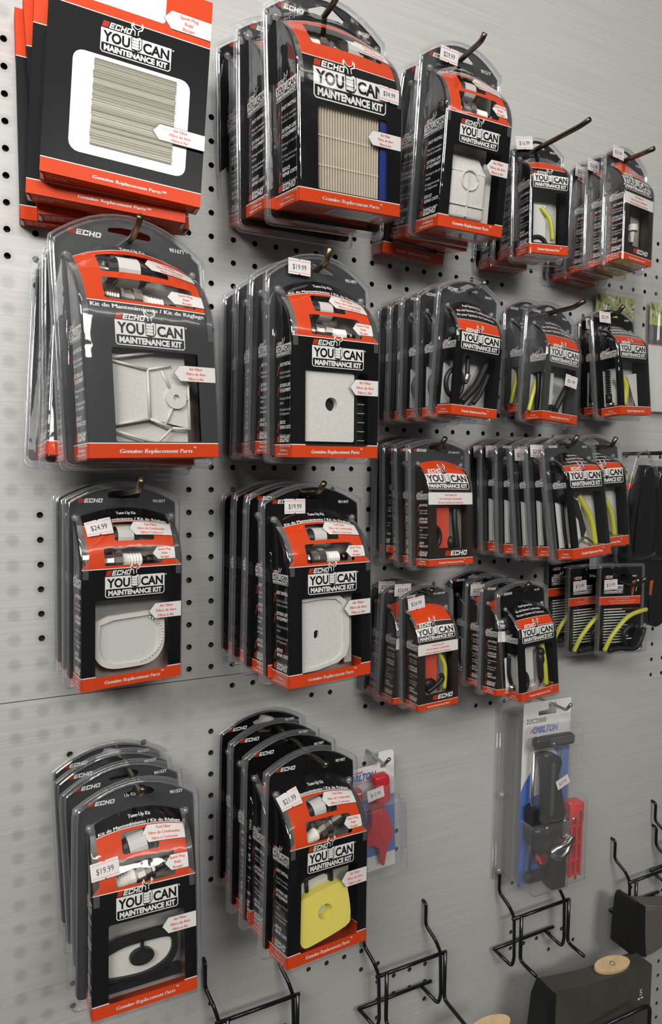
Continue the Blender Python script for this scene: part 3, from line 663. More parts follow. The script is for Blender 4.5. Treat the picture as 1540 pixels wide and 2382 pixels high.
SPEC = {
 'A2': big(num='90122Y', slot='tri', filter='pleat', wins=[(.18, .86, 1.46, 1.78), (.18, .86, .12, .80)], arrows=[(.60, 1.0, 1.52, 1.70, FUE), (.66, 1.0, .57, .69, AIR)], orange=(1.26, 1.84), logo=(.14, .835, .70), title=None, plug=(.33, 1.62, .05, 0, True), fuel=(.62, 1.60, .045, 0)),
 'A3': big(num='90121Y', slot='tri', filter='block', hbg='grey_card'),
 'A4': small(num='90150Y', filter='lime', title=None, wins=[(.10, .92, .14, .82)], logo=(.08, .86, .88), sidewin=None, slot='tri', sidewinx=1, whitetray=True, orange=(1.35, 1.60)),
 'A5': brown(num='90128Y', filter='primer', slot='tri', title=None),
 'B1': big(num='90167Y', filter='facet', wins=[(.20, .72, 1.64, 1.88), (.18, .88, 1.29, 1.56), (.20, .86, .12, .82)], arrows=[(.56, 1.0, 1.72, 1.86, FUE), (.66, 1.0, 1.32, 1.48, SPK), (.66, 1.0, .60, .72, AIR)], orange=(1.255, 1.93), logo=(.23, .84, .53), title='xl', tz=1.175, hbg='grey_card', bg='grey_card', plug=(.46, 1.36, .072, .06, False), fuel=(.42, 1.76, .050, 0)),
 'B2': big(num='90149Y', filter='felt', slot='tri', hecho=False, hbg='grey_card', bg='black_card'),
 'B3': small(num='90195Y', filter='coil', whitetray=True, hbg='grey_card', slot='tri'),
 'B4': small(num='90152Y', filter='limeside', whitetray=True, hbg='grey_card', slot='tri', bg='grey_card'),
 'B5': small(num='90130Y', filter='ribbed', whitetray=True, hbg='black_card', slot='tri'),
 'C1': big(num='90183Y', filter='clearcup', hbg='grey_card', wins=[(.34, .74, 1.48, 1.76), (.22, .80, 1.09, 1.38), (.13, .86, .10, .755)], plug=(.40, 1.17, .066, .0, False), fuel=(.46, 1.62, .038, 0)),
 'C2': big(num='90144Y', filter='pan'),
 'C3': brown(num='KIT #90127Y', filter='red', slot='wide'),
 'C4': small(num='90137Y', filter='limeclear', whitetray=True, hbg='grey_card', slot='tri'),
 'D3': brown(num='KIT #90142Y', filter='redlime', slot='wide'),
 'D4': small(num='90142Y', filter='bulb', whitetray=True, slot='sq'),
 'E1': big(num='90152Y', filter='frame', slot='sq', hbg='grey_card', plug=(.44, 1.17, .060, -.22, True), fuel=(.46, 1.60, .040, -.2)),
 'E2': big(num='90198Y', filter='foam', slot='sq', plug=(.42, 1.18, .060, -.35, True), fuel=(.46, 1.60, .036, -.2)),
}
KITS = {
 'A2': ([0.1472, 0.1219, 0.0465, 0.1967, 0.223, 0.0146, 0.1256, 0.1867], [[0.3405, 0.1025, 0.4591, 7.5, 5.3, -4.5], [0.3299, 0.0548, 0.4614, 6.8, 4.2, -2.5], [0.3224, 0.0098, 0.4673, 6.8, 7.3, -3.9]]),
 'A3': ([0.116, 0.0894, 0.0441, 0.1918, 0.2142, 0.0065, 0.1206, 0.1763], [[0.5138, 0.093, 0.4681, 0.9, 6.9, -0.8], [0.5174, 0.0529, 0.4705, 0.8, 11.4, 2.3], [0.5047, 0.0074, 0.461, 0.8, 8.3, 1.6]]),
 'A4': ([0.0792, 0.0572, 0.0278, 0.1347, 0.1538, 0.0066, 0.096, 0.1228], [[0.6494, 0.07, 0.4096, -6.7, 1.8, -2.0], [0.6487, 0.039, 0.4126, -6.0, 1.7, -0.7], [0.6451, 0.0077, 0.4084, -6.0, 2.3, -0.0]]),
 'A5': ([0.0983, 0.0659, 0.0238, 0.1407, 0.1605, 0.0058, 0.0943, 0.1285], [[0.795, 0.077, 0.4248, 8.1, -0.1, 0.0], [0.788, 0.0541, 0.4223, 7.3, 0.2, -0.2], [0.784, 0.0322, 0.4222, 7.3, 3.3, -0.3], [0.7801, 0.0065, 0.4159, 7.3, 2.9, 2.0]]),
 'B1': ([0.1481, 0.1217, 0.0402, 0.204, 0.2343, 0.0095, 0.1254, 0.1875], [[0.1508, 0.083, 0.2185, 11.5, -2.5, -1.7], [0.1484, 0.0428, 0.2141, 10.4, -2.8, 1.7], [0.1436, 0.0033, 0.2099, 10.4, -7.1, 5.1]]),
 'B2': ([0.1218, 0.097, 0.0365, 0.1826, 0.2078, 0.0066, 0.1173, 0.1664], [[0.3283, 0.1185, 0.2019, 4.8, 0.7, -0.7], [0.3252, 0.0832, 0.2048, 4.3, 0.9, 0.8], [0.3227, 0.0445, 0.2039, 4.3, 1.0, 0.6], [0.3208, 0.0057, 0.2033, 4.3, 1.3, -0.3]]),
 'B3': ([0.0958, 0.0675, 0.0255, 0.1438, 0.161, 0.006, 0.0892, 0.1248], [[0.52, 0.11, 0.2092, 4.9, 2.5, 2.3], [0.5096, 0.0834, 0.209, 4.5, 1.0, -0.7], [0.5051, 0.0578, 0.2088, 4.5, 1.2, -0.4], [0.5062, 0.0311, 0.2077, 4.5, 0.8, 0.6], [0.5042, 0.0055, 0.2094, 4.5, 0.6, -0.0]]),
 'B4': ([0.1, 0.0684, 0.0282, 0.1426, 0.1613, 0.0048, 0.0902, 0.1279], [[0.6884, 0.06, 0.2134, 7.5, 0.4, 3.0], [0.6955, 0.0092, 0.2296, 6.8, -0.1, -0.5]]),
 'B5': ([0.1033, 0.0688, 0.0288, 0.1419, 0.1572, 0.0052, 0.0938, 0.1238], [[0.8014, 0.06, 0.2208, 6.7, -4.2, -2.3], [0.8329, 0.0105, 0.2274, 6.0, -1.3, -0.8]]),
 'C1': ([0.1148, 0.0962, 0.0275, 0.1782, 0.1957, -0.0002, 0.1123, 0.16], [[0.1466, 0.066, -0.024, 11.0, -0.0, 0.7], [0.1423, 0.036, -0.023, 9.9, -0.5, 0.3], [0.1399, 0.006, -0.0234, 9.9, -0.3, 0.5]]),
 'C2': ([0.1245, 0.0974, 0.035, 0.1835, 0.2019, 0.0037, 0.1178, 0.1639], [[0.3273, 0.11, -0.0244, 8.5, -1.9, 0.3], [0.324, 0.0765, -0.0236, 7.6, -2.2, 2.2], [0.3215, 0.0423, -0.0221, 7.6, -2.1, 1.9], [0.3185, 0.0072, -0.0232, 7.6, 0.5, 0.3]]),
 'C3': ([0.0984, 0.0703, 0.0228, 0.146, 0.1558, 0.006, 0.0944, 0.1238], [[0.5089, 0.07, 0.0307, 7.8, -3.4, 0.8], [0.5039, 0.0478, 0.0324, 7.0, -2.2, -1.1], [0.5006, 0.0261, 0.0333, 7.0, 0.0, -1.2], [0.502, 0.0075, 0.0391, 7.0, -2.5, 2.5]]),
 'C4': ([0.1118, 0.0763, 0.0215, 0.1424, 0.158, 0.0049, 0.1037, 0.1262], [[0.6757, 0.11, 0.0395, 9.0, -7.3, -2.1], [0.6697, 0.0908, 0.0394, 8.1, -6.3, 0.9], [0.6641, 0.0688, 0.0377, 8.1, -6.1, 0.2], [0.6579, 0.0489, 0.0381, 8.1, -5.0, 2.0], [0.6509, 0.0273, 0.039, 8.1, -4.5, 2.0], [0.6474, 0.006, 0.0401, 8.1, -4.9, 0.4]]),
 'D3': ([0.082, 0.0589, 0.026, 0.1377, 0.1501, -0.0003, 0.0859, 0.1171], [[0.5, 0.064, -0.1431, 2.3, -0.1, -1.8], [0.4917, 0.0367, -0.1426, 2.1, -0.7, 3.0], [0.4896, 0.0094, -0.142, 2.1, -1.3, 5.1]]),
 'D4': ([0.0913, 0.0671, 0.0245, 0.1366, 0.1479, -0.003, 0.0854, 0.1144], [[0.6358, 0.08, -0.1463, 4.7, -3.9, -2.1], [0.6281, 0.0583, -0.1459, 4.2, -5.1, 4.8], [0.624, 0.0327, -0.1423, 4.2, -3.2, 3.2], [0.6172, 0.0067, -0.1397, 4.2, -3.9, -0.4]]),
 'E1': ([0.1189, 0.0921, 0.0305, 0.1701, 0.1904, -0.0034, 0.0999, 0.1516], [[0.1525, 0.0975, -0.3075, 3.3, -11.9, 2.7], [0.1433, 0.0656, -0.3025, 3.0, -8.5, -1.4], [0.139, 0.0357, -0.3022, 3.0, -5.5, -1.9], [0.1371, 0.0063, -0.303, 3.0, -3.0, -1.8]]),
 'E2': ([0.119, 0.0954, 0.035, 0.1784, 0.1977, -0.0031, 0.1096, 0.1552], [[0.3305, 0.11, -0.3031, 10.3, -7.0, 5.5], [0.3201, 0.0755, -0.2973, 9.2, -4.2, 3.2], [0.3152, 0.0421, -0.2948, 9.2, -7.1, 4.2], [0.3126, 0.007, -0.2932, 9.2, -1.3, 1.5]]),
}
INFO = {  # what sets a stack apart, group phrase
 'A2': ('tall kit with beige pleated filter and blue edge', 'tall pleated filter kits in the top row'),
 'A3': ('kit with a white block-shaped filter in its window', 'white block filter kits in the top row'),
 'A4': ('small top-row kit with one lime tube', 'small lime tube kits in the top row'),
 'A5': ('small brown kit at the right of the top row', 'small brown kits at the right of the top row'),
 'B1': ('largest grey-sheened kit with a ribbed faceted white filter', 'largest grey kits under the filter boxes'),
 'B2': ('kit with flat white felt filter and round hole', 'flat felt filter kits in the second row'),
 'B3': ('small second-row kit with coiled black hoses', 'coiled black hose kits in the second row'),
 'B4': ('small second-row kit with a lime tube in its side window', 'lime side window kits in the second row'),
 'B5': ('small kit with ribbed black hose, right end of second row', 'ribbed hose kits at the right of the second row'),
 'C1': ('kit with rounded clear cup filter, left of third row', 'clear cup filter kits in the third row'),
 'C2': ('kit with white pan-shaped filter and small slot', 'white pan filter kits in the third row'),
 'C3': ('small brown third-row kit with a red panel', 'brown red-window kits in the third row'),
 'C4': ('small black third-row kit with thick lime tube', 'lime tube kits in the long third-row stack'),
 'D3': ('small brown kit with lime tube over red panel', 'brown lime-tube kits in the fourth row'),
 'D4': ('small black kit with black bulbs and straight lime tube', 'black bulb kits in the fourth row'),
 'E1': ('bottom-left kit with black framed filter and knob', 'black framed filter kits at the bottom left'),
 'E2': ('kit with yellow foam filter and round hole', 'yellow foam filter kits in the bottom row'),
}
STK = {('A2', 0): ('f', '$34.99', .86, 1.02, -.03), ('A3', 0): ('h', '$29.99', -.17, -.004, -.05), ('A3', 1): ('h', '$29.99', -.25, -.010, 0), ('A4', 0): ('h', '$16.99', -.28, 0, .12),
 ('A5', 0): ('h', '$20.99', -.22, -.002, 0), ('A5', 1): ('h', '$20.99', -.36, -.012, 0), ('A5', 2): ('h', '$20.99', -.3, -.010, 0), ('B2', 0): ('h', '$19.99', -.20, -.002, 0), ('B4', 0): ('f', '$31.99', .72, .62, -.1), ('B5', 0): ('h', '$20.99', -.22, -.006, 0), ('B5', 1): ('h', '$20.99', -.25, -.01, 0),
 ('C1', 0): ('f', '$24.99', .20, 1.70, .05), ('C2', 0): ('h', '$19.99', -.19, -.010, 0), ('C3', 1): ('h', '$24.99', -.2, -.01, 0), ('C4', 2): ('h', '$27.99', -.32, -.014, 0), ('C4', 1): ('h', '$27.99', -.32, -.012, 0), ('C4', 4): ('h', '$27.99', -.3, -.012, 0), ('C4', 5): ('h', '$27.99', -.3, -.012, 0),
 ('D3', 0): ('h', '$24.99', -.20, -.012, .1), ('D3', 1): ('h', '$24.99', -.12, -.002, .03), ('D3', 2): ('h', '$24.99', -.18, -.004, .05), ('D4', 2): ('h', '$27.99', -.28, -.012, 0),
 ('E1', 0): ('f', '$19.99', .12, 1.36, .06), ('E2', 0): ('f', '$21.99', .12, 1.80, .04)}
ORD = ['frontmost', 'second from the front', 'third from the front', 'fourth from the front', 'fifth from the front', 'sixth from the front']
PROTO = {}
def pose(o, X, d, Zt, yaw, pit, rol, top):
    R = Matrix.Rotation(math.radians(yaw), 3, 'Z') @ Matrix.Rotation(math.radians(pit), 3, 'X') @ Matrix.Rotation(math.radians(rol), 3, 'Y')
    o.rotation_euler = R.to_euler(); o.location = Vector((X, -d, Zt))-R @ Vector((0, 0, top))
MIXED = {'D4': {1: 'brown', 2: 'brown'}}
def build_kits():
    for key, rec in KITS.items():
        dim, poses = rec; proto, fr, hd = make_kit(dim, SPEC[key]); PROTO[key] = (proto, dim)
        n = len(poses); desc, grp = INFO[key]; assert len(desc.split()) <= 12
        objs = [proto]; other = None
        for i in range(1, n):
            if MIXED.get(key, {}).get(i):
                if other is None: other = make_kit(dim, SPEC['D3'])[0]; objs.append(other)
                else: objs.append(copy_tree(other))
            else: objs.append(copy_tree(proto))
        for i, (o, p) in enumerate(zip(objs, poses)):
            desc, grp = INFO[key]
            if MIXED.get(key, {}).get(i): desc, grp = 'small brown kit behind the black kit with black bulbs', 'brown kits behind the black bulb kit'
            pose(o, *p, dim[4]*.93)
            st = STK.get((key, i))
            if st:
                (fr if st[0] == 'f' else hd)(st[1], *st[2:]).build('price_sticker', o)
            where = ORD[i] if (i < n-1 or n == 2 and i == 0) else 'rearmost against the board'
            o['label'] = '%s, %s' % (desc, where); o['category'] = 'parts kit'; o['group'] = grp

# ------------------------------------------------------------------ room shell and pegboard
HOLES = {-35:[(31,31)],-34:[(31,31)],-33:[(30,31)],-32:[(30,31)],-31:[(30,31)],-30:[(30,31)],-28:[(29,31)],-27:[(9,9),(12,12),(21,23),(27,31)],-26:[(9,12),(18,22),(27,31)],-25:[(9,12),(18,18),(27,28)],-24:[(8,9)],-23:[(0,0),(5,8),(23,23)],-22:[(5,5),(18,18)],-21:[(-6,-6)],-20:[(-6,-6)],-18:[(10,10)],-17:[(0,0),(10,10)],-16:[(0,0)],-15:[(0,0)],-14:[(0,0)],-13:[(0,0),(8,8)],-12:[(0,0)],-11:[(0,0),(15,17),(29,30)],-10:[(-6,-6),(-3,-3),(0,0),(8,10),(15,15),(29,30)],-9:[(5,6),(8,10),(28,29)],-8:[(1,10),(21,29)],-7:[(-1,29)],-6:[(-1,29)],-5:[(-7,-7),(-1,29)],-4:[(-7,-7),(-1,29)],-3:[(-7,-7),(-1,29)],-2:[(-7,-7),(-1,29)],-1:[(-7,-7),(-1,29)],0:[(-7,-7),(-1,29)],1:[(-1,29)],2:[(-1,29)],3:[(-1,29)],4:[(-1,20)],5:[(-7,-7),(-1,20)],6:[(-7,-7),(-1,28)],7:[(-7,-7),(-1,28)],8:[(-7,-7),(-1,28)],9:[(-7,-7),(-1,28)],10:[(-8,-7),(-1,28)],11:[(-8,-7),(-1,28)],12:[(-8,-8),(-1,16),(24,28)],13:[(-8,-8),(-1,19),(24,28)],14:[(-8,-8),(0,0),(4,28)],15:[(-8,-8),(0,0),(9,28)],16:[(-8,-8),(0,0),(15,17),(24,28)],17:[(-8,-8),(0,0)],18:[(-8,-8)]}
def build_room():
    hs = {(n, m_) for m_, rr in HOLES.items() for a, b_ in rr for n in range(a, b_+1)}
    def board(name, m0, m1, zlo, zhi):
        g = G(); n0, n1 = -60, 75; r = .0032; y = 0.0
        for m_ in range(m0, m1):
            z = (m_*PP)+PZ0; n = n0
            za, zb = max(z-PP/2, zlo), min(z+PP/2, zhi)
            while n < n1:
                x = n*PP+PX0
                if (n, m_) in hs and z-r > za+.001 and z+r < zb-.001:
                    K = 12; ring = [(x+r*math.cos(2*PI*k/K+PI/12), z+r*math.sin(2*PI*k/K+PI/12)) for k in range(K)]
                    A = Art(); A.poly([(x-PP/2, za), (x+PP/2, za), (x+PP/2, zb), (x-PP/2, zb)], 'pegboard', 0, [ring])
                    A.emit(g, lambda a, b_, off: (a, y, b_))
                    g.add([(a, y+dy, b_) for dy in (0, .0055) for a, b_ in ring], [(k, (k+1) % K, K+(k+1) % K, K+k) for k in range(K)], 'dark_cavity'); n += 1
                else:
                    e = n
                    while e < n1 and not ((e, m_) in hs): e += 1
                    if e == n: e = n+1
                    g.add([(x-PP/2, y, za), (e*PP+PX0-PP/2, y, za), (e*PP+PX0-PP/2, y, zb), (x-PP/2, y, zb)], [(0, 1, 2, 3)], 'pegboard'); n = e
        xa, xb = n0*PP+PX0-PP/2, n1*PP+PX0-PP/2
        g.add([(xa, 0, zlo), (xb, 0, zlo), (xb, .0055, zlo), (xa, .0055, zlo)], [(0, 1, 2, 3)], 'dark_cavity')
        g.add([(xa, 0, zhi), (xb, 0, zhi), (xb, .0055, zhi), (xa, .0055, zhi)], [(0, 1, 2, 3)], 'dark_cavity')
        o = g.build(name); o['kind'] = 'structure'; return o
    seam = -.2352
    board('wall_back', -8, 46, seam+.0012, PZ0+45.5*PP); board('wall_back', -46, -6, PZ0-46.5*PP, seam-.0012)
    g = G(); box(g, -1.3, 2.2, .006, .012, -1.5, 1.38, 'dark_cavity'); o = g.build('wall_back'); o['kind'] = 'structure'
    for nm, c in (('floor', (-2.5, 3.5, -3.4, .1, -1.5, -1.45, 'floor_tile')), ('ceiling', (-2.5, 3.5, -3.4, .1, 1.36, 1.4, 'ceiling_tile')),
                  ('wall_front', (-2.5, 3.5, -3.4, -3.3, -1.45, 1.36, 'wall_paint')), ('wall_left', (-2.5, -2.4, -3.3, .1, -1.45, 1.36, 'wall_paint')), ('wall_right', (3.4, 3.5, -3.3, .1, -1.45, 1.36, 'wall_paint'))):
        g = G(); box(g, *c); o = g.build(nm); o['kind'] = 'structure'

# ------------------------------------------------------------------ other goods, hooks and wire brackets
def tag(o, label, cat, group=None):
    o['label'] = label; o['category'] = cat
    if group: o['group'] = group
    return o
HOOKS = [  # X, Z at slot, bend depth, z, tip depth, z, material, label
 ('A2', .340, .4585, .125, .4585, .140, .466, 'dark_metal', 'holding the tall pleated filter kits'),
 ('A3', .5138, .466, .129, .467, .135, .472, 'dark_metal', 'holding the white block filter kits'),
 ('A4', .6494, .4090, .141, .404, .155, .405, 'dark_metal', 'holding the small lime tube kits in the top row'),
 ('A5', .7950, .4236, .103, .418, .123, .417, 'dark_metal', 'holding the brown kits at the top right'),
 ('B1', .1508, .2175, .112, .211, .140, .2165, 'brass', 'holding the largest grey-sheened kits'),
 ('B2', .3283, .2009, .135, .204, .145, .216, 'brass', 'holding the flat felt filter kits'),
 ('B3', .5200, .2082, .131, .207, .139, .210, 'zinc', 'holding the coiled black hose kits'),
 ('B4', .6884, .2124, .101, .210, .119, .214, 'dark_metal', 'holding the two grey-sheened kits of the second row'),
 ('B5', .8014, .2198, .072, .222, .080, .230, 'dark_metal', 'at the right end of the second row'),
 ('C1', .1466, -.0250, .150, -.016, .165, -.0075, 'brass', 'holding the clear cup filter kits'),
 ('C2', .3273, -.0254, .127, -.020, .140, -.010, 'brass', 'holding the white pan filter kits'),
 ('C3', .5089, .0297, .075, .030, .087, .042, 'dark_metal', 'holding the brown red-window kits'),
 ('C4', .6757, .0385, .119, .036, .128, .048, 'dark_metal', 'holding the long stack of lime tube kits'),
 ('D3', .5, -.144, .074, -.144, .080, -.138, 'dark_metal', 'holding the brown lime-tube kits'),
 ('D4', .6358, -.1473, .087, -.148, .096, -.137, 'dark_metal', 'holding the black bulb kits'),
 ('E1', .1525, -.3085, .117, -.302, .128, -.291, 'brass', 'holding the black framed filter kits'),
 ('E2', .3305, -.3041, .141, -.297, .147, -.293, 'brass', 'holding the yellow foam filter kits'),
 ('E3', .4584, -.3597, .044, -.360, .057, -.348, 'zinc', 'holding the red tool card'),
 ('E4', .7267, -.3203, .075, -.321, .084, -.310, 'zinc', 'holding the black and red tool pack'),
 ('D5', .8577, -.1628, .072, -.158, .088, -.145, 'dark_metal', 'holding the flat hose cards'),
 ('C5', .7694, .0359, .097, .038, .104, .050, 'dark_metal', 'behind the long stack, carrying one grey kit'),
 ('C6', .905, .0330, .075, .033, .082, .040, 'dark_metal', 'carrying the black sheathed blades'),
]
def build_hooks():
    for key, X, Z, bd, bz, td, tz, mt, lab in HOOKS:
        g = G(); tube(g, round_path([(X, .004, Z), (X, -.03, Z), (X, -bd, bz), (X, -td, tz)], .005), .0030 if mt != 'zinc' else .0022, mt, 10)
        root = g.build('peg_hook'); tag(root, {'brass': 'brassy', 'zinc': 'shiny zinc', 'dark_metal': 'dark metal'}[mt]+' peg hook '+lab, 'hook', 'single peg hooks in the pegboard')
def build_boxes():
    W, H, T = .142, .192, .0195
    A = Art()
    A.rect(0, W, 0, H, 'black_card', 0); A.rect(0, W, 0, .0125, 'orange', 1); A.rect(0, W, .0125, .0133, 'white', 1)
    A.text('Genuine Replacement Parts™', W*.54, .0042, .0030, 'white', 2, 'C', .035, 0, w=W*.46)
    A.poly([(0, .1495), (W, .1495), (W, H), (0, H)], 'orange', 1); A.rect(0, W, .1487, .1495, 'white', 1)
    A.poly(rrect(W*.16, W*.70, .158, H-.004, .003), 'white', 2)
    arrow(A, W*.69, W, .156, .172, SPK, 5)
    A.poly(rrect(W*.155, W*.885, .024, .113, .009), 'white', 2)
    you_can(A, W*.31, .1165, W*.44, 'black_card', 2)
    arrow(A, W*.66, W, .052, .066, AIR, 24)
    def make():
        root = empty('filter_box'); g = G()
        A.emit(g, lambda x, z, off: (x, -T-off, z))
        box(g, 0, W, -T+.0001, -.0005, 0.0001, H, 'black_card')
        g.add([(-.0003, -T, 0), (-.0003, 0, 0), (-.0003, 0, .0125), (-.0003, -T, .0125)], [(0, 1, 2, 3)], 'orange')
        g.add([(-.0003, -T, .15), (-.0003, 0, .15), (-.0003, 0, H), (-.0003, -T, H)], [(0, 1, 2, 3)], 'orange')
        g.add([(0, -T, -.0003), (W, -T, -.0003), (W, 0, -.0003), (0, 0, -.0003)], [(0, 1, 2, 3)], 'orange')
        B = Art()
        B.text('Lake Zurich, IL 60047', .006, .0025, .0022, 'white', 2, 'L', .02); B.text('800-432-3246', .006, .0065, .0022, 'white', 2, 'L', .02); B.text('echo-usa.com', .006, .0105, .0022, 'white', 2, 'L', .02)
        B.text('États-Unis et Japon', W*.62, .0060, .0022, 'white', 2, 'L', .02)
        B.emit(g, lambda x, z, off: (x, -T+z, -.0004-off))
        g.build('carton', root)
        g = G(); x0, x1, z0, z1 = W*.28, W*.79, .033, .109; n = 34; vs_ = []
        for i in range(2*n+1):
            z = z0+(z1-z0)*i/(2*n); e = random.uniform(-.0009, .0009) if i % 2 else 0; yy = -T-.0007-(random.uniform(.0014, .0026) if i % 2 else 0); vs_ += [(x0+e, yy, z), (x1+e, yy, z)]
        g.add(vs_, [(2*i, 2*i+1, 2*i+3, 2*i+2) for i in range(2*n)], 'pleat_grey'); g.build('pleated_filter', root)
        g = G()
        for s_ in (0, 1): g.add([(s_*W, -T+.001, -.0001), (s_*W+(.003 if not s_ else -.004), -T+.0015, -.0018), (s_*W+(.004 if not s_ else -.004), -.004, -.0018), (s_*W, -.003, -.0001)], [(0, 1, 2, 3)], 'tray_white')
        g.build('end_flap', root)
        return root
    p = make(); P = [(.0756, .062, .2622, -2.5, 0, 3.7), (.0660, .041, .2490, -6, 0, 3.3), (.0754, .0205, .2390, -1.3, 0, -3.0), (.0600, .0015, .2380, 0, 0, -.5)]
    objs = [p]+[copy_tree(p) for _ in P[1:]]
    for i, (o, q_) in enumerate(zip(objs, P)):
        X, d, Z, yaw, pit, rol = q_
        R = Matrix.Rotation(math.radians(yaw), 3, 'Z') @ Matrix.Rotation(math.radians(rol), 3, 'Y'); o.rotation_euler = R.to_euler(); o.location = (X, -d, Z)
        tag(o, 'flat black and orange filter box at top left, '+['frontmost of its stack', 'second from the front', 'third from the front', 'rearmost and lowest'][i], 'box', 'filter boxes at the top left')

def flat_card():
    """small flat hose card in a clear clamshell"""
    W, H = .078, .118; root = empty('hose_card')
    A = Art(); slot = [(x*.8+W/2, H-.012+z) for x, z in [(-.016, -.003), (.016, -.003), (.0175, 0), (.006, .0045), (-.006, .0045), (-.0175, 0)]]
    A.poly([(0, 0), (W, 0), (W, H), (0, H)], 'black_card', 0, [slot]); A.rect(0, W, H*.56, H*.655, 'orange', 1); A.rect(0, W, H*.655, H*.662, 'white', 1)
    for i, t in enumerate(['Fuel Line & Grommet Kit', 'Kit de Línea de Combustible y Arandela Aislante', 'Kit pour Tuyau de Carburant et Passe-fil']):
        A.text(t, W*.55, H*(.628-.027*i), .0019, 'white', 2, 'C', .02, .2)
    you_can(A, W*.10, H*.70, W*.46); echo_word(A, W*.10, H*.885, H*.035, W*.2); A.text('90097Y', W*.78, H*.90, .0022, 'white', 2)
    A.poly([(W*.87, H*.72), (W*.885, H*.715), (W*.93, H*.84), (W*.92, H*.845)], 'white', 2); A.poly(circ(W*.925, H*.85, .0018, 8), 'white', 2)
    for i in range(13): A.rect(W*.12, W*(.55+.35*((i*5) % 4)/4), H*(.50-.034*i), H*(.512-.034*i), 'white', 1)
    g = G(); A.emit(g, lambda x, z, off: (x, -.002-off, z)); box(g, 0, W, -.0018, -.001, 0, H*.9, 'black_card'); g.build('printed_card', root)
    g = G(); tube(g, smooth_path([(W*.06, -.010, H*.02), (W*.2, -.014, H*.22), (W*.55, -.015, H*.43), (W*1.02, -.012, H*.50)], 8), .0032, 'lime_tube', 10); g.build('fuel_line', root)
    g = G(); c = (W*.70, -.013, H*.16); tube(g, [(c[0]+.014*math.cos(t)*(1+.06*math.sin(3*t)), c[1]+.004*math.sin(t*.5), c[2]+.017*math.sin(t)) for t in [2*PI*k/26*1.25 for k in range(27)]], .0034, 'rubber', 10)
    tube(g, smooth_path([(W*.15, -.011, H*.02), (W*.4, -.012, H*.04), (W*.75, -.016, H*.05), (W*.98, -.012, H*.27)], 6), .0036, 'rubber', 10); g.build('rubber_hose', root)
    g = G(); o = rrect(-.004, W+.005, -.006, H+.008, .005); A2 = Art(); A2.poly(o, 'clear', 0, [slot]); A2.emit(g, lambda x, z, off: (x, -.004, z))
    n = len(o); vs_ = []
    for d, y in ((0, .001), (0, -.004), (.0015, -.0055), (.003, -.0055), (.0045, -.004)): vs_ += [(W/2+(x-W/2)*(1-2*d/W), y, H/2+(z-H/2)*(1-2*d/H)) for x, z in o]
    g.add(vs_, [(i*n+j, i*n+(j+1) % n, (i+1)*n+(j+1) % n, (i+1)*n+j) for i in range(4) for j in range(n)], 'clear_rim', True)
    cbox(g, .002, W-.001, -.019, -.0045, -.002, H*.53, .004, 'clear'); g.build('blister_shell', root)
    return root
def build_flat_cards():
    p = flat_card(); P = [(.8027, .055, -.2525, -4, -2, 1.5), (.7700, .030, -.2560, -3, 0, -1), (.7540, .006, -.2450, -4, 0, -2)]
    objs = [p]+[copy_tree(p) for _ in P[1:]]
    for i, (o, (X, d, Z, yaw, pit, rol)) in enumerate(zip(objs, P)):
        R = Matrix.Rotation(math.radians(yaw), 3, 'Z') @ Matrix.Rotation(math.radians(pit), 3, 'X') @ Matrix.Rotation(math.radians(rol), 3, 'Y'); o.rotation_euler = R.to_euler(); o.location = (X, -d, Z)
        if i < 2:
            st = price_art('$ 5.99'); st.rot(0, 0, .05); gg = G(); st.emit(gg, lambda a, b_, off: (a+.017, -.0058-off, b_+.096)); gg.build('price_sticker', o)
        tag(o, 'flat black hose card with a curved lime tube, '+['frontmost with a knotted black hose', 'second from the front', 'rearmost against the board'][i], 'hose card', 'flat hose cards at the right')

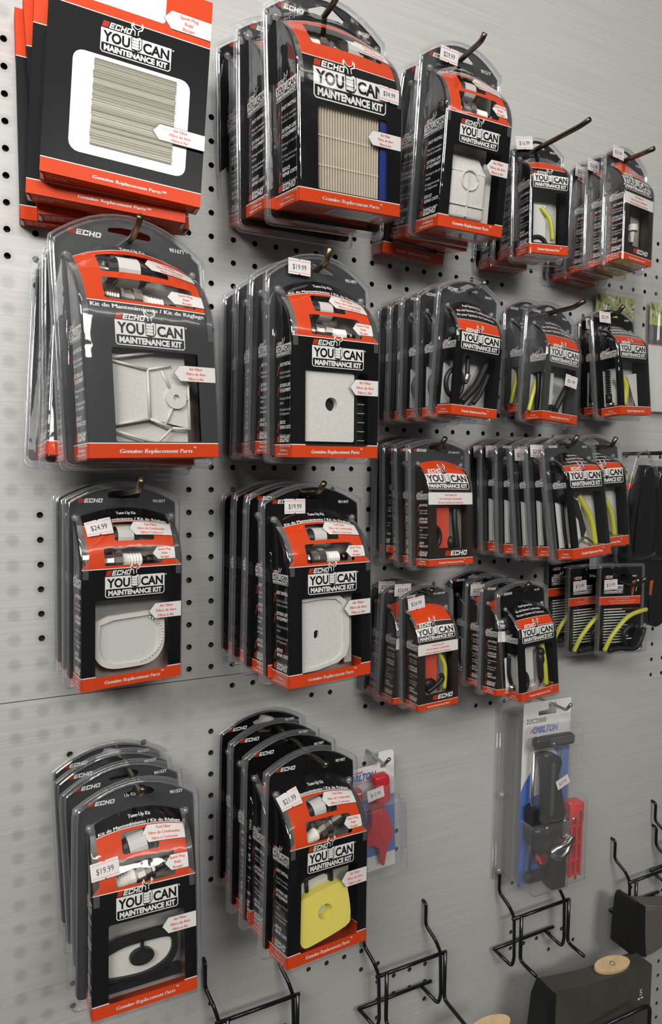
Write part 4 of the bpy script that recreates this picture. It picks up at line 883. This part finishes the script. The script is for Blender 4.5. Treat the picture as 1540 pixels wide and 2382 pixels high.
def carlton(A, x, z, h, mt='blue_print', s='CARLTON', w=None): A.text(s, x, z, h, mt, 3, 'L', .045, .25, w=w)
def build_tools():
    # red tool on its printed card
    W, H = .078, .150; root = empty('tool_card'); A = Art()
    sl = rrect(W*.74, W*.86, H-.017, H-.011, .002)
    A.poly([(0, 0), (W, 0), (W, H*1.0), (W*.97, H*1.03), (W*.72, H*1.03), (W*.68, H*.93), (0, H*.93)], 'white', 0, [sl]); A.rect(0, W, H*.13, H*.64, 'blue_print', 1)
    A.rect(W*.1, W*.42, H*.885, H*.895, 'bright_red', 1); A.rect(W*.1, W*.68, H*.795, H*.80, 'bright_red', 1); carlton(A, W*.12, H*.82, .0085, w=W*.54)
    for i in range(3): A.rect(W*.12, W*(.42-.04*i), H*(.22-.025*i), H*(.228-.025*i), 'white', 2)
    carlton(A, W*.1, H*.045, .006, w=W*.36); A.rect(W*.1, W*.5, H*.03, H*.034, 'bright_red', 1)
    g = G(); A.emit(g, lambda x, z, off: (x, -.001-off, z)); g.build('printed_card', root)
    g = G(); X0, Z0 = .4095, -.5100
    def Lc(p): return (p[0]-X0, p[1]-Z0)
    body = [Lc(p) for p in [(.448, -.415), (.463, -.415), (.4745, -.440), (.478, -.456), (.4755, -.470), (.4700, -.4725), (.4645, -.4985), (.4615, -.4985), (.4575, -.474), (.448, -.4685), (.428, -.469), (.426, -.455), (.442, -.452), (.4475, -.443)]]
    extr(g, body, -.004, -.013, 'red_plastic')
    inn = [Lc(p) for p in [(.459, -.418), (.463, -.420), (.4715, -.445), (.4725, -.458), (.469, -.467), (.4615, -.466), (.459, -.455)]]; extr(g, inn, -.012, -.0138, 'red_plastic')
    tube(g, [(*(Lc(p)[0:1]), -.0134, Lc(p)[1]) for p in [(.459, -.418), (.463, -.420), (.4715, -.445), (.4725, -.458), (.469, -.467), (.4615, -.466), (.459, -.455), (.459, -.418)]], .0007, 'red_plastic', 5)
    cx, cz = Lc((.461, -.396)); lathe(g, [(-.013, 0, 'red_plastic'), (-.013, .0105, 'red_plastic'), (.013, .0115, 'red_plastic'), (.013, 0, 'red_plastic')], Matrix.Translation((cx, -.014, cz)) @ Matrix.Rotation(PI/2, 4, 'Y'), 18)
    rbox(g, cx-.012, cx+.009, -.020, -.006, cz+.008, cz+.018, .003, 'red_plastic'); rbox(g, .010, .024, -.018, -.004, .088, .120, .004, 'red_plastic')
    g.build('red_tool', root)
    g = G(); cbox(g, -.004, W+.006, -.024, -.002, .001, H*.62, .004, 'clear_bag'); cbox(g, .006, W-.004, -.026, -.002, H*.625, H*.82, .005, 'clear_bag')
    A2 = Art(); A2.poly(rrect(-.008, W+.012, -.008, H*.86, .005), 'clear_bag', 0); A2.emit(g, lambda x, z, off: (x, -.0018, z)); 
    for s_ in (.2, .55, .85): ball(g, (W+.009, -.003, H*s_*.7), .0025, 'clear_rim')
    g.build('blister_shell', root)
    st = price_art('$12.95'); st.rot(0, 0, .12); gg = G(); st.emit(gg, lambda a, b_, off: (a*.95+.036, -.0272-off, b_*.95+H*.775)); gg.build('price_sticker', root)
    root.location = (X0+.003, -.022, Z0); root.rotation_euler = (0, math.radians(-2), 0)
    tag(root, 'red plastic tool on a white and blue card with a $12.95 sticker', 'tool')
    # long chain tool pack
    W, H = .082, .262; root = empty('tool_pack'); A = Art(); X0, Z0 = .679, -.578
    sl = [(W*.32, H-.020), (W*.70, H-.020), (W*.70, H-.004), (W*.60, H-.004), (W*.56, H-.013), (W*.32, H-.014)]
    A.poly([(0, 0), (W*1.02, 0), (W*1.02, H), (0, H)], 'white', 0, [sl]); A.text('22C2000', W*.07, H*.885, .0068, 'ink', 2, 'L', 0)
    A.poly([(0, 0), (W*1.02, 0), (W*1.02, H*.76), (W*.6, H*.76), (W*.75, H*.70), (W*.72, H*.50), (W*.2, H*.48), (W*.2, H*.62), (W*.08, H*.57), (0, H*.52)], 'blue_print', 1)
    carlton(A, W*.2, H*.83, .0095, w=W*.55); A.poly([(W*.14, H*.83), (W*.18, H*.85), (W*.46, H*.865), (W*.46, H*.858), (W*.2, H*.842)], 'bright_red', 2)
    A.rect(W*.82, W*.85, H*.55, H*.72, 'ink', 2)
    g = G(); A.emit(g, lambda x, z, off: (x, -.001-off, z)); g.build('printed_card', root)
    def L3(px, pz): return (px-X0, pz-Z0)
    g = G(); rbox(g, .006, .074, -.024, -.010, H*.775, H*.835, .005, 'black_plastic'); box(g, .028, .070, -.0252, -.022, H*.795, H*.83, 'slab'); ball(g, (.034, -.026, H*.80), .0028, 'metal', 1, .4, 1); g.build('handle_bar', root)
    g = G(); tube(g, [(.011, -.012, .02), (.011, -.012, H*.79)], .0022, 'metal', 10); g.build('guide_rod', root)
    g = G(); extr(g, [(.018, H*.725), (.028, H*.745), (.046, H*.725), (.049, H*.69), (.043, H*.62), (.052, H*.52), (.058, H*.40), (.054, H*.36), (.032, H*.37), (.026, H*.45), (.026, H*.58), (.024, H*.66)], -.008, -.026, 'black_plastic'); box(g, .030, .036, -.0275, -.02, H*.42, H*.7, 'slab'); g.build('lever', root)
    g = G(); extr(g, [(.004, H*.45), (.012, H*.465), (.022, H*.40), (.054, H*.41), (.058, H*.35), (.04, H*.26), (.036, H*.20), (.028, H*.12), (.018, H*.20), (.004, H*.28)], -.006, -.024, 'black_plastic')
    ball(g, (.028, -.026, H*.345), .0055, 'brass', 1, .5, 1); rbox(g, .034, .060, -.032, -.010, .003, H*.215, .004, 'black_plastic'); rbox(g, .002, .034, -.020, -.008, .012, H*.10, .004, 'black_plastic'); g.build('clamp_body', root)
    g = G(); lathe(g, [(-.018, .0065, 'zinc'), (.02, .0065, 'zinc'), (.02, 0, 'zinc')], Matrix.Translation((.063, -.020, H*.345)) @ Matrix.Rotation(PI/2, 4, 'Y'), 16)
    tube(g, smooth_path([(.034, -.028, H*.215), (.045, -.031, H*.245), (.058, -.031, H*.255), (.070, -.028, H*.28), (.060, -.030, H*.215), (.045, -.032, H*.19), (.034, -.028, H*.215)], 5), .0045, 'metal', 10); g.build('metal_crank', root)
    g = G(); M4 = Matrix.Rotation(.06, 4, 'Y')
    x0, x1, z0, z1 = .062, .093, .010, .118
    rbox(g, x0+.006, x1, -.026, -.008, z1-.028, z1, .002, 'bright_red'); box(g, x0, x1, -.012, -.009, z0, z1-.004, 'red_plastic')
    for xx in (x0, x0+.010, x0+.020, x1-.003): box(g, xx, xx+.0028, -.024, -.010, z0, z1-.02, 'bright_red')
    for zz in (z0, z0+.022, z0+.045, z0+.072): box(g, x0, x1, -.022, -.010, zz, zz+.0028, 'bright_red')
    rg = g.build('red_guide', root)
    g = G(); ball(g, (x0+.012, -.027, z1-.022), .0042, 'zinc', 1, .4, 1); rbox(g, x0+.022, x0+.0245, -.029, -.025, z1-.024, z1-.008, .001, 'zinc'); g.build('guide_screw', rg)
    g = G(); extr(g, circ(.025, .048, .0085, 8), -.016, -.024, 'bright_red'); g.build('red_knob', root)
    g = G()
    A2 = Art(); A2.poly(rrect(-.012, W+.016, -.010, H-.022, .006), 'clear_bag', 0); A2.emit(g, lambda x, z, off: (x, -.0018, z))
    cbox(g, .002, .086, -.028, -.002, H*.77, H*.87, .005, 'clear_bag'); cbox(g, .014, .062, -.031, -.002, H*.38, H*.765, .006, 'clear_bag'); cbox(g, .0, .066, -.034, -.002, .0, H*.375, .008, 'clear_bag'); cbox(g, .060, .097, -.031, -.002, .004, .125, .005, 'clear_bag')
    rbox(g, -.003, W, .0008, .0375, .002, H-.02, .006, 'clear'); A2 = Art(); A2.poly(rrect(-.014, W+.012, -.010, H-.006, .006), 'clear', 0); A2.emit(g, lambda x, z, off: (x, .039, z))
    for zz in (.03, .46): ball(g, (-.008, .030, H*zz), .005, 'clear_rim')
    for xx in (-.0135, -.008): tube(g, [(xx, .0375, -.008), (xx, .0375, H-.012)], .0012, 'clear_rim', 6)
    g.build('blister_shell', root)
    st = price_art('$27.95'); st.rot(0, 0, .38); gg = G(); st.emit(gg, lambda a, b_, off: (a*.9+.046, -.0318-off, b_*.9+H*.60)); gg.build('price_sticker', root)
    root.location = (X0, -.042, Z0); root.rotation_euler = (0, math.radians(.5), math.radians(-3))
    tag(root, 'long clear pack holding a black chain tool with a red guide', 'tool')

def foliage_pack(X, d, Z, W, H, label, card_top=.78):
    root = empty('garden_tool_pack'); g = G(); A = Art()
    zf = H*.62; A.rect(0, W, 0, zf-.030, 'white', 0); A.rect(0, W, zf-.030, zf-.0, 'black_card', 0); A.rect(0, W, zf-.031, zf-.029, 'bright_red', 1); A.rect(0, W, zf, H*card_top, 'foliage', 0)
    rnd = random.Random(3)
    for i in range(70):
        x, z = rnd.uniform(.003, W-.003), rnd.uniform(zf+.003, H*card_top-.003); a = rnd.uniform(0, PI); l, k = rnd.uniform(.004, .009), rnd.uniform(.0012, .0025)
        pts = [(-l, 0), (0, -k), (l, 0), (0, k)]; mt = rnd.choice(['lime_tube', 'foliage', 'lime_tube', 'black_card', 'ceramic'])
        A.poly([(min(max(x+p*math.cos(a)-q_*math.sin(a), 0), W), min(max(z+p*math.sin(a)+q_*math.cos(a), zf), H*card_top)) for p, q_ in pts], mt, 1+i % 3)
    A.emit(g, lambda x, z, off: (x, -.001-off, z)); g.build('picture_card', root)
    g = G(); hole = rrect(W*.35, W*.75, H*.93, H*.955, .003); A2 = Art(); A2.poly(rrect(-.006, W+.006, -.004, H, .004), 'clear_bag', 0, [hole]); A2.emit(g, lambda x, z, off: (x, -.006, z)); cbox(g, 0, W, -.018, -.0015, .0, H*.8, .005, 'clear_bag'); g.build('blister_shell', root)
    root.location = (X, -d, Z); tag(root, label, 'tool pack', 'packs with a foliage picture card'); return root
def build_blades():
    foliage_pack(.828, .006, .100, .082, .215, 'clear pack with a green foliage picture, behind the ribbed hose kits')
    foliage_pack(.942, .006, .100, .082, .215, 'clear pack with a foliage picture at the far right edge')
    foliage_pack(.878, .004, -.122, .070, .170, 'clear pack with a foliage picture behind the black blades', .72)
    def blade():
        root = empty('sheathed_blade'); g = G()
        o = [(-.006, 0), (-.021, -.05), (-.0275, -.105), (-.0275, -.146), (-.022, -.175), (-.016, -.195), (-.014, -.225), (-.006, -.239), (.008, -.238), (.016, -.225), (.018, -.18), (.018, -.14), (.020, -.09), (.018, -.04), (.010, -.004)]
        sm = [(p.x, p.y) for p in smooth_path([(a, b_, 0) for a, b_ in o+[o[0]]], 3)[:-1]]
        extr(g, sm, -.004, -.016, 'black_plastic'); extr(g, [(x*.55-.002, -.035+(z+.035)*.9) for x, z in sm if z > -.15], -.015, -.019, 'rubber'); g.build('sheath', root)
        g = G(); extr(g, [(-.016, -.170), (-.009, -.168), (-.0125, -.192), (-.016, -.190)], -.0155, -.0172, 'inlay'); g.build('orange_inlay', root)
        g = G(); o2 = [(-.012, .012), (-.026, -.05), (-.034, -.10), (-.034, -.150), (.026, -.150), (.027, -.10), (.025, -.04), (.020, .010), (.010, .022), (-.002, .022)]
        s2 = [(p.x, p.y) for p in smooth_path([(a, b_, 0) for a, b_ in o2+[o2[0]]], 4)[:-1]]
        sl = rrect(-.004, .014, .010, .015, .002); A2 = Art(); A2.poly(s2, 'clear', 0, [sl]); A2.emit(g, lambda x, z, off: (x, -.003, z)); n = len(s2)
        vs_ = []
        for d, y in ((1, 0), (1, -.004), (.95, -.0055), (.90, -.004)): vs_ += [(x*d, y, -.065+(z+.065)*(d*.5+.5)) for x, z in s2]
        g.add(vs_, [(i*n+j, i*n+(j+1) % n, (i+1)*n+(j+1) % n, (i+1)*n+j) for i in range(3) for j in range(n)], 'clear_rim', True)
        vs_ = []
        for d, y in ((.86, -.004), (.82, -.018), (.72, -.022)): vs_ += [(x*d, y, -.065+(z+.065)*d) for x, z in s2]
        g.add(vs_, [(i*n+j, i*n+(j+1) % n, (i+1)*n+(j+1) % n, (i+1)*n+j) for i in range(2) for j in range(n)], 'clear', True); g.build('blister_shell', root)
        g = G(); box(g, -.024, .018, -.0035, -.0028, -.035, -.028, 'orange'); box(g, -.026, .019, -.0033, -.0027, -.148, -.036, 'grey_card'); g.build('printed_card', root)
        return root
    p = blade()
    for i, (X, d, Z, rz) in enumerate([(.889, .044, .015, 2), (.925, .040, .012, 0), (.945, .020, .014, 0)]):
        o = p if i == 0 else copy_tree(p); o.location = (X, -d, Z); o.rotation_euler = (0, math.radians(rz), math.radians(-6))
        tag(o, 'black sheathed garden blade in a clear shell, '+['leftmost of the three, in front', 'middle of the three', 'rightmost, cut off by the picture edge'][i], 'garden tool', 'black sheathed blades at the right')
def build_brackets():
    def bracket(X, Z, span, label, arm=.07, right=True, left=True):
        """wire faceplate bracket: origin at the left upright where the upper cross bar meets it"""
        root = empty('wire_bracket', label, 'bracket', 'black wire brackets at the bottom'); r = .0024; D = -.030
        uz = .058
        for s_, on in ((0, left), (span-.012, right)):
            if not on: continue
            g = G(); tube(g, round_path([(s_-.006, .004, uz), (s_-.006, -.008, uz), (s_-.006, -.008, .028), (s_, -.024, .014), (s_+.004, D, 0), (s_+.006, D, -.062), (s_+.002, D, -.072), (s_-.014, -.008, -.055)], .005), r, 'black_gloss', 8); g.build('upright', root)
        g = G(); tube(g, [(-.001, D-.002, 0), (span, D-.002, 0)], r, 'black_gloss'); g.build('cross_bar', root)
        g = G(); tube(g, [(-.014, -.010, -.055), (span-.008, -.010, -.055)], r, 'black_gloss'); g.build('cross_bar', root)
        for s_ in (.013, span-.004):
            g = G(); tube(g, round_path([(s_, D-.005, .003), (s_, D-.005, -.064), (s_, -arm, -.064)]+([(s_, -arm-.05, -.064), (s_, -arm-.05, -.05)] if arm > .08 else []), .008), r*1.1, 'black_gloss'); g.build('arm', root)
        root.location = (X, 0, Z); return root
    bracket(.6835, -.634, .108, 'black wire bracket below the long tool pack, holding the grey casing', .067)
    bracket(.4605, -.6455, .108, 'black wire bracket right of the yellow foam kit', .12)
    bracket(.9185, -.643, .108, 'black wire bracket at the right edge above the grey housing', .06)
    bracket(.2490, -.6305, .104, 'black wire bracket at the bottom between the two lowest kits', .10)
    bracket(1.010, -.600, .108, 'black wire bracket cut off by the right edge', .06)
    # casing on the arms
    root = empty('grey_casing', 'dark grey casing with a wood tag on top at the bottom right', 'casing'); g = G()
    top = [(.690, -.720), (.702, -.7010), (.760, -.7120), (.820, -.7180), (.892, -.7225), (.896, -.726), (.896, -.86), (.685, -.86), (.680, -.80)]
    bmv = G(); extr(bmv, top, -.068, -.096, 'slab'); bmv.build('shell', root)
    g = G(); extr(g, [(.6800, -.80), (.689, -.720), (.699, -.7005), (.7035, -.703), (.7030, -.76), (.7010, -.86), (.682, -.86)], -.066, -.0985, 'rubber'); g.build('end_cap', root)
    A = Art(); A.text('5', .8740, -.7660, .010, 'ceramic', 1, 'C', .0); A.rect(.868, .872, -.772, -.7690, 'ceramic', 1); A.rect(.874, .879, -.7715, -.7690, 'ceramic', 1); g = G(); A.emit(g, lambda x, z, off: (x, -.0962-off, z)); g.build('numeral', root)
    root.location = (0, 0, 0)
    tagp = empty('wood_tag', 'oval wooden tag with a drawn ring on the grey casing', 'tag', None)
    def wood(parent, ring=True):
        g = G(); pts = circ(0, 0, .0325, 26, .0120)
        K = len(pts); g.add([(x, y, z) for z in (0, .0045) for x, y in pts], [tuple(range(K)), tuple(range(K, 2*K))]+[(i, (i+1) % K, K+(i+1) % K, K+i) for i in range(K)], 'wood'); g.build('disc', parent)
        if ring: g = G(); tube(g, [(.004*math.cos(t), .0032*math.sin(t), .0048) for t in [2*PI*k/14 for k in range(15)]], .0004, 'dark_cavity', 5); g.build('drawn_ring', parent)
    wood(tagp); tagp.location = (.8280, -.0815, -.7160); tagp.rotation_euler = (math.radians(12), math.radians(4), math.radians(-3))
    t2 = empty('wood_tag', 'wooden tag at the bottom edge under the middle bracket', 'tag'); wood(t2, False); t2.location = (.5880, -.1, -.7085); t2.rotation_euler = (.2, 0, 0)
    root = empty('casing_bracket', 'black wire loop in front of the grey casing', 'bracket'); g = G(); tube(g, round_path([(.760, -.120, -.757), (.842, -.130, -.7455), (.8505, -.130, -.750), (.8515, -.130, -.84)], .008), .0026, 'black_gloss'); g.build('wire_loop', root)
    # grey roll
    root = empty('grey_housing', 'grey housing with a black end cap at the right edge', 'housing'); g = G()
    body = [(.905, -.6555), (.9476, -.6690), (1.05, -.694), (1.05, -.725), (.9476, -.7345), (.93, -.7375), (.9132, -.7370)]
    extr(g, body, -.040, -.070, 'slab_light'); tube(g, [(.905, -.066, -.6590), (.9476, -.066, -.6725), (1.05, -.066, -.6975)], .0045, 'slab_light'); g.build('body', root)
    g = G(); extr(g, [(.8748, -.7177), (.8755, -.690), (.8800, -.6480), (.8840, -.6420), (.8890, -.6420), (.9065, -.6535), (.9085, -.700), (.9135, -.7370)], -.038, -.0725, 'rubber'); g.build('end_cap', root)
mat('black_gloss', (.006, .006, .007), .22)
mat('slab_light', (.12, .11, .10), .45, noise=.2, nscale=200)

build_room()
build_kits()
# one more grey kit on the hook behind the long third-row stack
pr, dm = PROTO['C4']; extra = copy_tree(pr)
for ch in list(extra.children):
    if ch.name.startswith('price_sticker'): bpy.data.objects.remove(ch)
pose(extra, .763, .068, .0445, 3, -4, -3, dm[4]*.93)
tag(extra, 'small grey kit half hidden behind the right side of the long third-row stack', 'parts kit')
build_hooks(); build_boxes(); build_flat_cards(); build_tools(); build_blades(); build_brackets()
